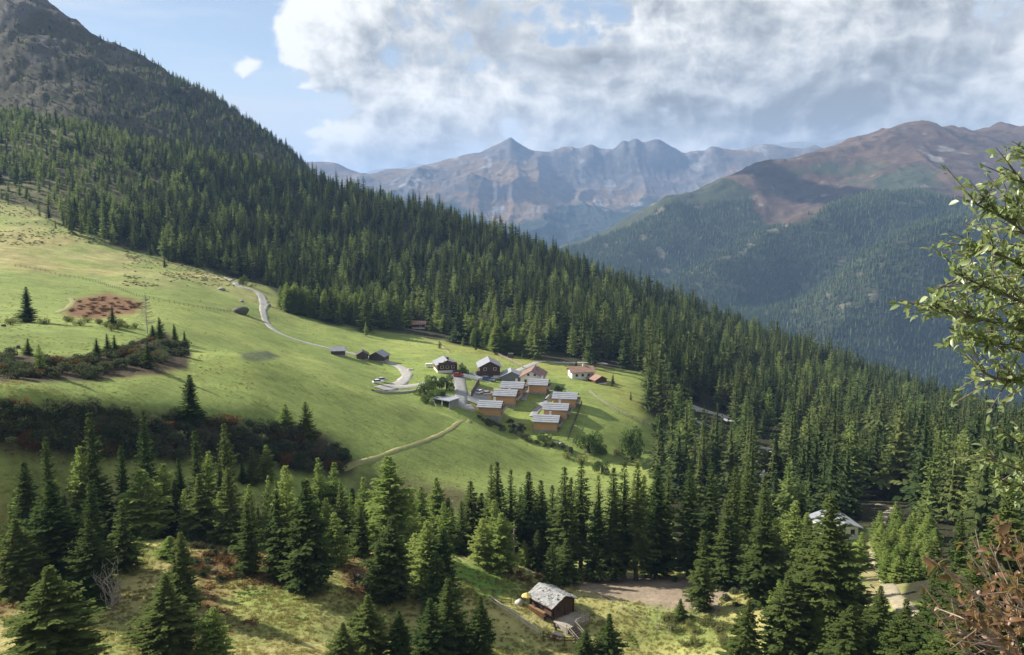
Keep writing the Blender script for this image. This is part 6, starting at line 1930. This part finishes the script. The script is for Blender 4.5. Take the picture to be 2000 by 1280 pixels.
M_BIGLEAF = leaf_mat("glossy_leaves", (0.15, 0.205, 0.08), (0.31, 0.355, 0.155), 0.6)
M_COPPER = leaf_mat("copper_leaves", (0.115, 0.058, 0.032), (0.235, 0.130, 0.068), 0.3)
M_ORANGE = leaf_mat("orange_leaves", (0.42, 0.13, 0.05), (0.50, 0.20, 0.08), 0.3)
M_TWIG = plain_mat("twig_bark", (0.20, 0.16, 0.125), (0.10, 0.08, 0.062), 30.0)
M_PALETWIG = plain_mat("pale_twig_bark", (0.34, 0.26, 0.21), (0.22, 0.16, 0.13), 30.0)


def leaves(P, D, L, rs_, width=0.27, curl=0.18):
    """pointed oval leaves with a bent midrib: 8 corners each"""
    n = len(P); S = unit(np.cross(D, rs_.normal(size=(n, 3)) * 0.6 + (0, 0, 1.0))); U = np.cross(S, D)
    W = L * width * rs_.uniform(0.8, 1.2, n); cu = L * curl * rs_.uniform(-0.4, 1.4, n)
    def pt(t, s, up): return P + D * (L * t)[:, None] + S * (W * s)[:, None] - U * (cu * t * t * 1.6)[:, None] + U * (W * up)[:, None]
    rows = [pt(0, 0, 0), pt(0.3, -0.85, .35), pt(0.3, 0, 0), pt(0.3, 0.85, .35), pt(0.65, -0.8, .3), pt(0.65, 0, 0), pt(0.65, 0.8, .3), pt(1.0, 0, 0)]
    V = np.stack(rows, 1).reshape(-1, 3); b = np.arange(n)[:, None] * 8
    tri = np.concatenate([b + np.array([[0, 2, 1]]), b + np.array([[0, 3, 2]]), b + np.array([[4, 5, 7]]), b + np.array([[5, 6, 7]])])
    quad = np.concatenate([b + np.array([[1, 2, 5, 4]]), b + np.array([[2, 3, 6, 5]])])
    return V, tri, quad


def ray_pt(px, py, d):
    c, t = pix_ct(px, py); return np.array((float(c) * d, d, float(t) * d))


rs_ = np.random.default_rng(77)
root_p = np.array((4.75, 6.7, float(land.z(4.75, 6.7)[0]) - 0.15))
fork = np.array((4.6, 6.6, -2.6))
sh = empty("leafy_shrub", root_p, label="tall shrub with glossy green leaves reaching in from the right edge", cat="shrub")
br_parts, LP_, LD_, LL_, OP, OD, OL = [], [], [], [], [], [], []
br_parts.append(tube([root_p, root_p * 0.5 + fork * 0.5 + (0.12, 0, 0), fork, (4.5, 6.4, -1.2), (4.45, 6.3, -0.4), (4.4, 6.25, 0.0)], [0.11, 0.09, 0.075, 0.055, 0.035, 0.012], 7))
BR = [
    [(2110, 480, 6.4), (2040, 350, 6.3), (1995, 300, 6.2), (1982, 285, 6.1)],
    [(2100, 520, 6.3), (2020, 420, 6.1), (1975, 350, 6.0), (1945, 320, 5.9)],
    [(2110, 600, 6.3), (2010, 480, 6.0), (1930, 420, 5.8), (1868, 392, 5.7)],
    [(2110, 640, 6.4), (2000, 540, 6.3), (1920, 490, 6.2), (1850, 478, 6.2)],
    [(2110, 690, 6.3), (2000, 600, 5.9), (1900, 560, 5.7), (1835, 530, 5.6)],
    [(2110, 720, 6.2), (1990, 650, 6.0), (1880, 620, 5.9), (1785, 598, 5.8)],
    [(2110, 740, 6.3), (1990, 690, 6.2), (1900, 660, 6.1), (1830, 640, 6.0)],
    [(2110, 755, 6.0), (1985, 742, 5.8), (1925, 748, 5.7), (1880, 715, 5.7)],
    [(2110, 640, 6.8), (2000, 450, 6.8), (1960, 400, 6.8), (1930, 385, 6.8)],
    [(2110, 700, 6.9), (2000, 620, 6.9), (1950, 560, 6.9), (1905, 530, 6.9)],
    [(2110, 940, 6.0), (2010, 925, 5.7), (1955, 905, 5.6), (1922, 885, 5.5)],
    [(2110, 930, 6.0), (2030, 890, 5.8), (1985, 865, 5.7), (1968, 848, 5.7)],
    [(2110, 960, 6.1), (2020, 950, 5.9), (1960, 945, 5.8), (1930, 930, 5.8)],
]
for bi, line in enumerate(BR):
    pts = np.array([ray_pt(p[0] + (22 if bi < 10 else 0), p[1], p[2]) for p in line]); join = np.array((4.5, 6.4, -1.25 if bi < 10 else -2.4)) + rs_.normal(0, 0.1, 3)
    pts = np.vstack([join, pts]); pts = smooth_line(pts, 0.10); n = len(pts)
    br_parts.append(tube(pts, np.linspace(0.022, 0.005, n), 5))
    k0 = int(n * 0.30)
    tw = 52 if bi < 10 else 30
    for k in range(tw):
        i = int(k0 + (n - 1 - k0) * (k + rs_.random()) / tw); t0 = unit(pts[min(i + 1, n - 1)] - pts[i - 1])
        d = unit(t0 * 0.7 + rs_.normal(0, 0.55, 3) + (0, 0, 0.12)); L = rs_.uniform(0.10, 0.36) * (1.0 if bi < 10 else 0.8)
        q = [pts[i] + d * L * s_ + np.array((0, 0, 0.03 * s_)) for s_ in np.linspace(0, 1, 5)]
        br_parts.append(tube(q, np.linspace(0.006, 0.002, 5), 4))
        m = rs_.integers(6, 12)
        for j in range(m):
            s_ = (j + 0.6) / m; p = pts[i] + d * L * s_
            dd = unit(d * 0.65 + rs_.normal(0, 0.62, 3) + (0, 0, 0.05))
            if bi == 4 and k in (14, 15, 16) and j < 5: OP.append(p); OD.append(dd); OL.append(rs_.uniform(0.05, 0.08))
            else: LP_.append(p); LD_.append(dd); LL_.append(rs_.uniform(0.045, 0.082))
o = link("branches", mesh_np("branches", *(lambda g: (g[0] - root_p, [g[1]]))(merge(br_parts)), smooth=True), sh, (M_TWIG,))
V, t3, q4 = leaves(np.array(LP_), np.array(LD_), np.array(LL_), rs_)
link("leaves", mesh_np("leaves", V - root_p, [t3, q4], smooth=True), sh, (M_BIGLEAF,))
V, t3, q4 = leaves(np.array(OP), np.array(OD), np.array(OL), rs_)
o = link("orange_leaves", mesh_np("orange_leaves", V - root_p, [t3, q4], smooth=True), sh, (M_ORANGE,)); o['label'] = "few leaves turned orange"
print("leaves", len(LP_))

root_p = np.array((3.75, 5.2, float(land.z(3.75, 5.2)[0]) - 0.1))
cs = empty("copper_shrub", root_p, label="leafless twigs with dry copper leaves in the lower right corner", cat="shrub")
br_parts, LP_, LD_, LL_ = [], [], [], []
tips = [(1812, 1186), (1835, 1152), (1842, 1214), (1850, 1160), (1868, 1110), (1896, 1086), (1918, 1084), (1940, 1064), (1962, 1056), (1984, 1050), (1996, 1060), (1850, 1236), (1862, 1256), (1880, 1276), (1905, 1140), (1930, 1120), (1955, 1100),
        (1890, 1180), (1915, 1200), (1945, 1180), (1880, 1225), (1900, 1250), (1975, 1130), (1990, 1180), (2020, 1080), (2040, 1120), (1870, 1200), (1925, 1240)]
for k, (x, y) in enumerate(tips):
    d = rs_.uniform(4.3, 5.6); tip = ray_pt(x, y, d)
    mid = ray_pt(x * 0.45 + 2090 * 0.55 + rs_.uniform(-20, 20), y * 0.40 + 1340 * 0.6 + rs_.uniform(-20, 20), d * 0.5 + 2.6)
    pts = smooth_line(np.array([root_p + rs_.normal(0, 0.05, 3), root_p * 0.35 + mid * 0.65, mid, mid * 0.45 + tip * 0.55 + rs_.normal(0, 0.03, 3), tip]), 0.08); n = len(pts)
    br_parts.append(tube(pts, np.linspace(0.016, 0.0032, n), 5))
    for _ in range(13):
        i = rs_.integers(int(n * 0.5), n - 1); t0 = unit(pts[i + 1] - pts[i]); dd = unit(t0 + rs_.normal(0, 0.42, 3)); L = rs_.uniform(0.12, 0.34)
        q = [pts[i] + dd * L * s_ for s_ in np.linspace(0, 1, 4)]; br_parts.append(tube(q, np.linspace(0.0055, 0.0022, 4), 4))
        if rs_.random() < (0.75 if k in (4, 5, 7, 8, 9, 10, 14, 15, 16, 17, 18, 19, 22, 23, 24) else 0.3):
            for j in range(rs_.integers(4, 10)):
                LP_.append(pts[i] + dd * L * rs_.uniform(0.25, 1)); LD_.append(unit(rs_.normal(0, 1, 3) + dd * 0.4 - (0, 0, 0.5))); LL_.append(rs_.uniform(0.035, 0.065))
link("branches", mesh_np("branches", *(lambda g: (g[0] - root_p, [g[1]]))(merge(br_parts)), smooth=True), cs, (M_PALETWIG,))
V, t3, q4 = leaves(np.array(LP_), np.array(LD_), np.array(LL_), rs_, 0.34, 0.7)
link("dry_leaves", mesh_np("dry_leaves", V - root_p, [t3, q4], smooth=True), cs, (M_COPPER,))

# ------------------------------------------------------------------ the air between the slopes
HAZE_DENSITY = 6.8e-5
zlow = min(float(LZ.min()), -621.0) - 1.0
hb = [(-24000, -30), (24000, -30), (24000, 19000), (-24000, 19000)]
hv = [(x, y, zlow) for x, y in hb] + [(x, y, 760.0) for x, y in hb]
hm = bpy.data.meshes.new("haze")
hm.from_pydata(hv, [], [(3, 2, 1, 0), (4, 5, 6, 7), (0, 1, 5, 4), (1, 2, 6, 5), (2, 3, 7, 6), (3, 0, 4, 7)])
m_haze = bpy.data.materials.new("haze"); m_haze.use_nodes = True
HN = NT(m_haze.node_tree); HN.n.clear()
pv = HN.new('ShaderNodeVolumePrincipled')
pv.inputs['Color'].default_value = (0.38, 0.60, 1.0, 1)
pv.inputs['Density'].default_value = HAZE_DENSITY
pv.inputs['Anisotropy'].default_value = 0.0
ho = HN.new('ShaderNodeOutputMaterial'); HN.link(pv.outputs[0], ho.inputs['Volume'])
tag(link("haze", hm, mats=(m_haze,)), kind='stuff')

# one real cloud outside the frame: it lies between the sun and the brown ridge and casts the dark patch there
tp_ = hillR.at(1530, 345, 2600)
cc = Vector(tp_) + SUN_DIR * 2250
rs_ = np.random.default_rng(40); parts = []
for k in range(16):
    a_, r_ = rs_.uniform(0, 6.28), math.sqrt(rs_.uniform(0, 1))
    ctr = np.array((math.cos(a_) * r_ * 95, math.sin(a_) * r_ * 300, rs_.uniform(-15, 25))); rr = rs_.uniform(55, 95)
    th, ph = np.meshgrid(np.linspace(0, np.pi, 13), np.arange(20) / 20 * 2 * np.pi, indexing='ij')
    P = np.stack([np.sin(th) * np.cos(ph), np.sin(th) * np.sin(ph), np.cos(th)], -1).reshape(-1, 3)
    P = P * (1 + 0.22 * fbm(P[:, 0] * 2 + 3 * k, P[:, 1] * 2 + P[:, 2] * 2, 4, 900 + k))[:, None] * rr * np.array((1, 1, 0.6)) + ctr
    i, j = np.meshgrid(np.arange(12), np.arange(20), indexing='ij')
    parts.append((P, np.stack([i * 20 + j, (i + 1) * 20 + j, (i + 1) * 20 + (j + 1) % 20, i * 20 + (j + 1) % 20], -1).reshape(-1, 4)))
V, F = merge(parts)
co = link("cloud", mesh_np("cloud", V, [F], smooth=True), mats=(plain_mat("cloud_white", (0.9, 0.9, 0.9), (0.86, 0.86, 0.87), 0.01, 1.0, 0.0),))
co.location = cc
tag(co, kind='structure')
print("cloud at", cc, to_pix(cc.x, cc.y, cc.z), "lowest", cc.z + V[:, 2].min())
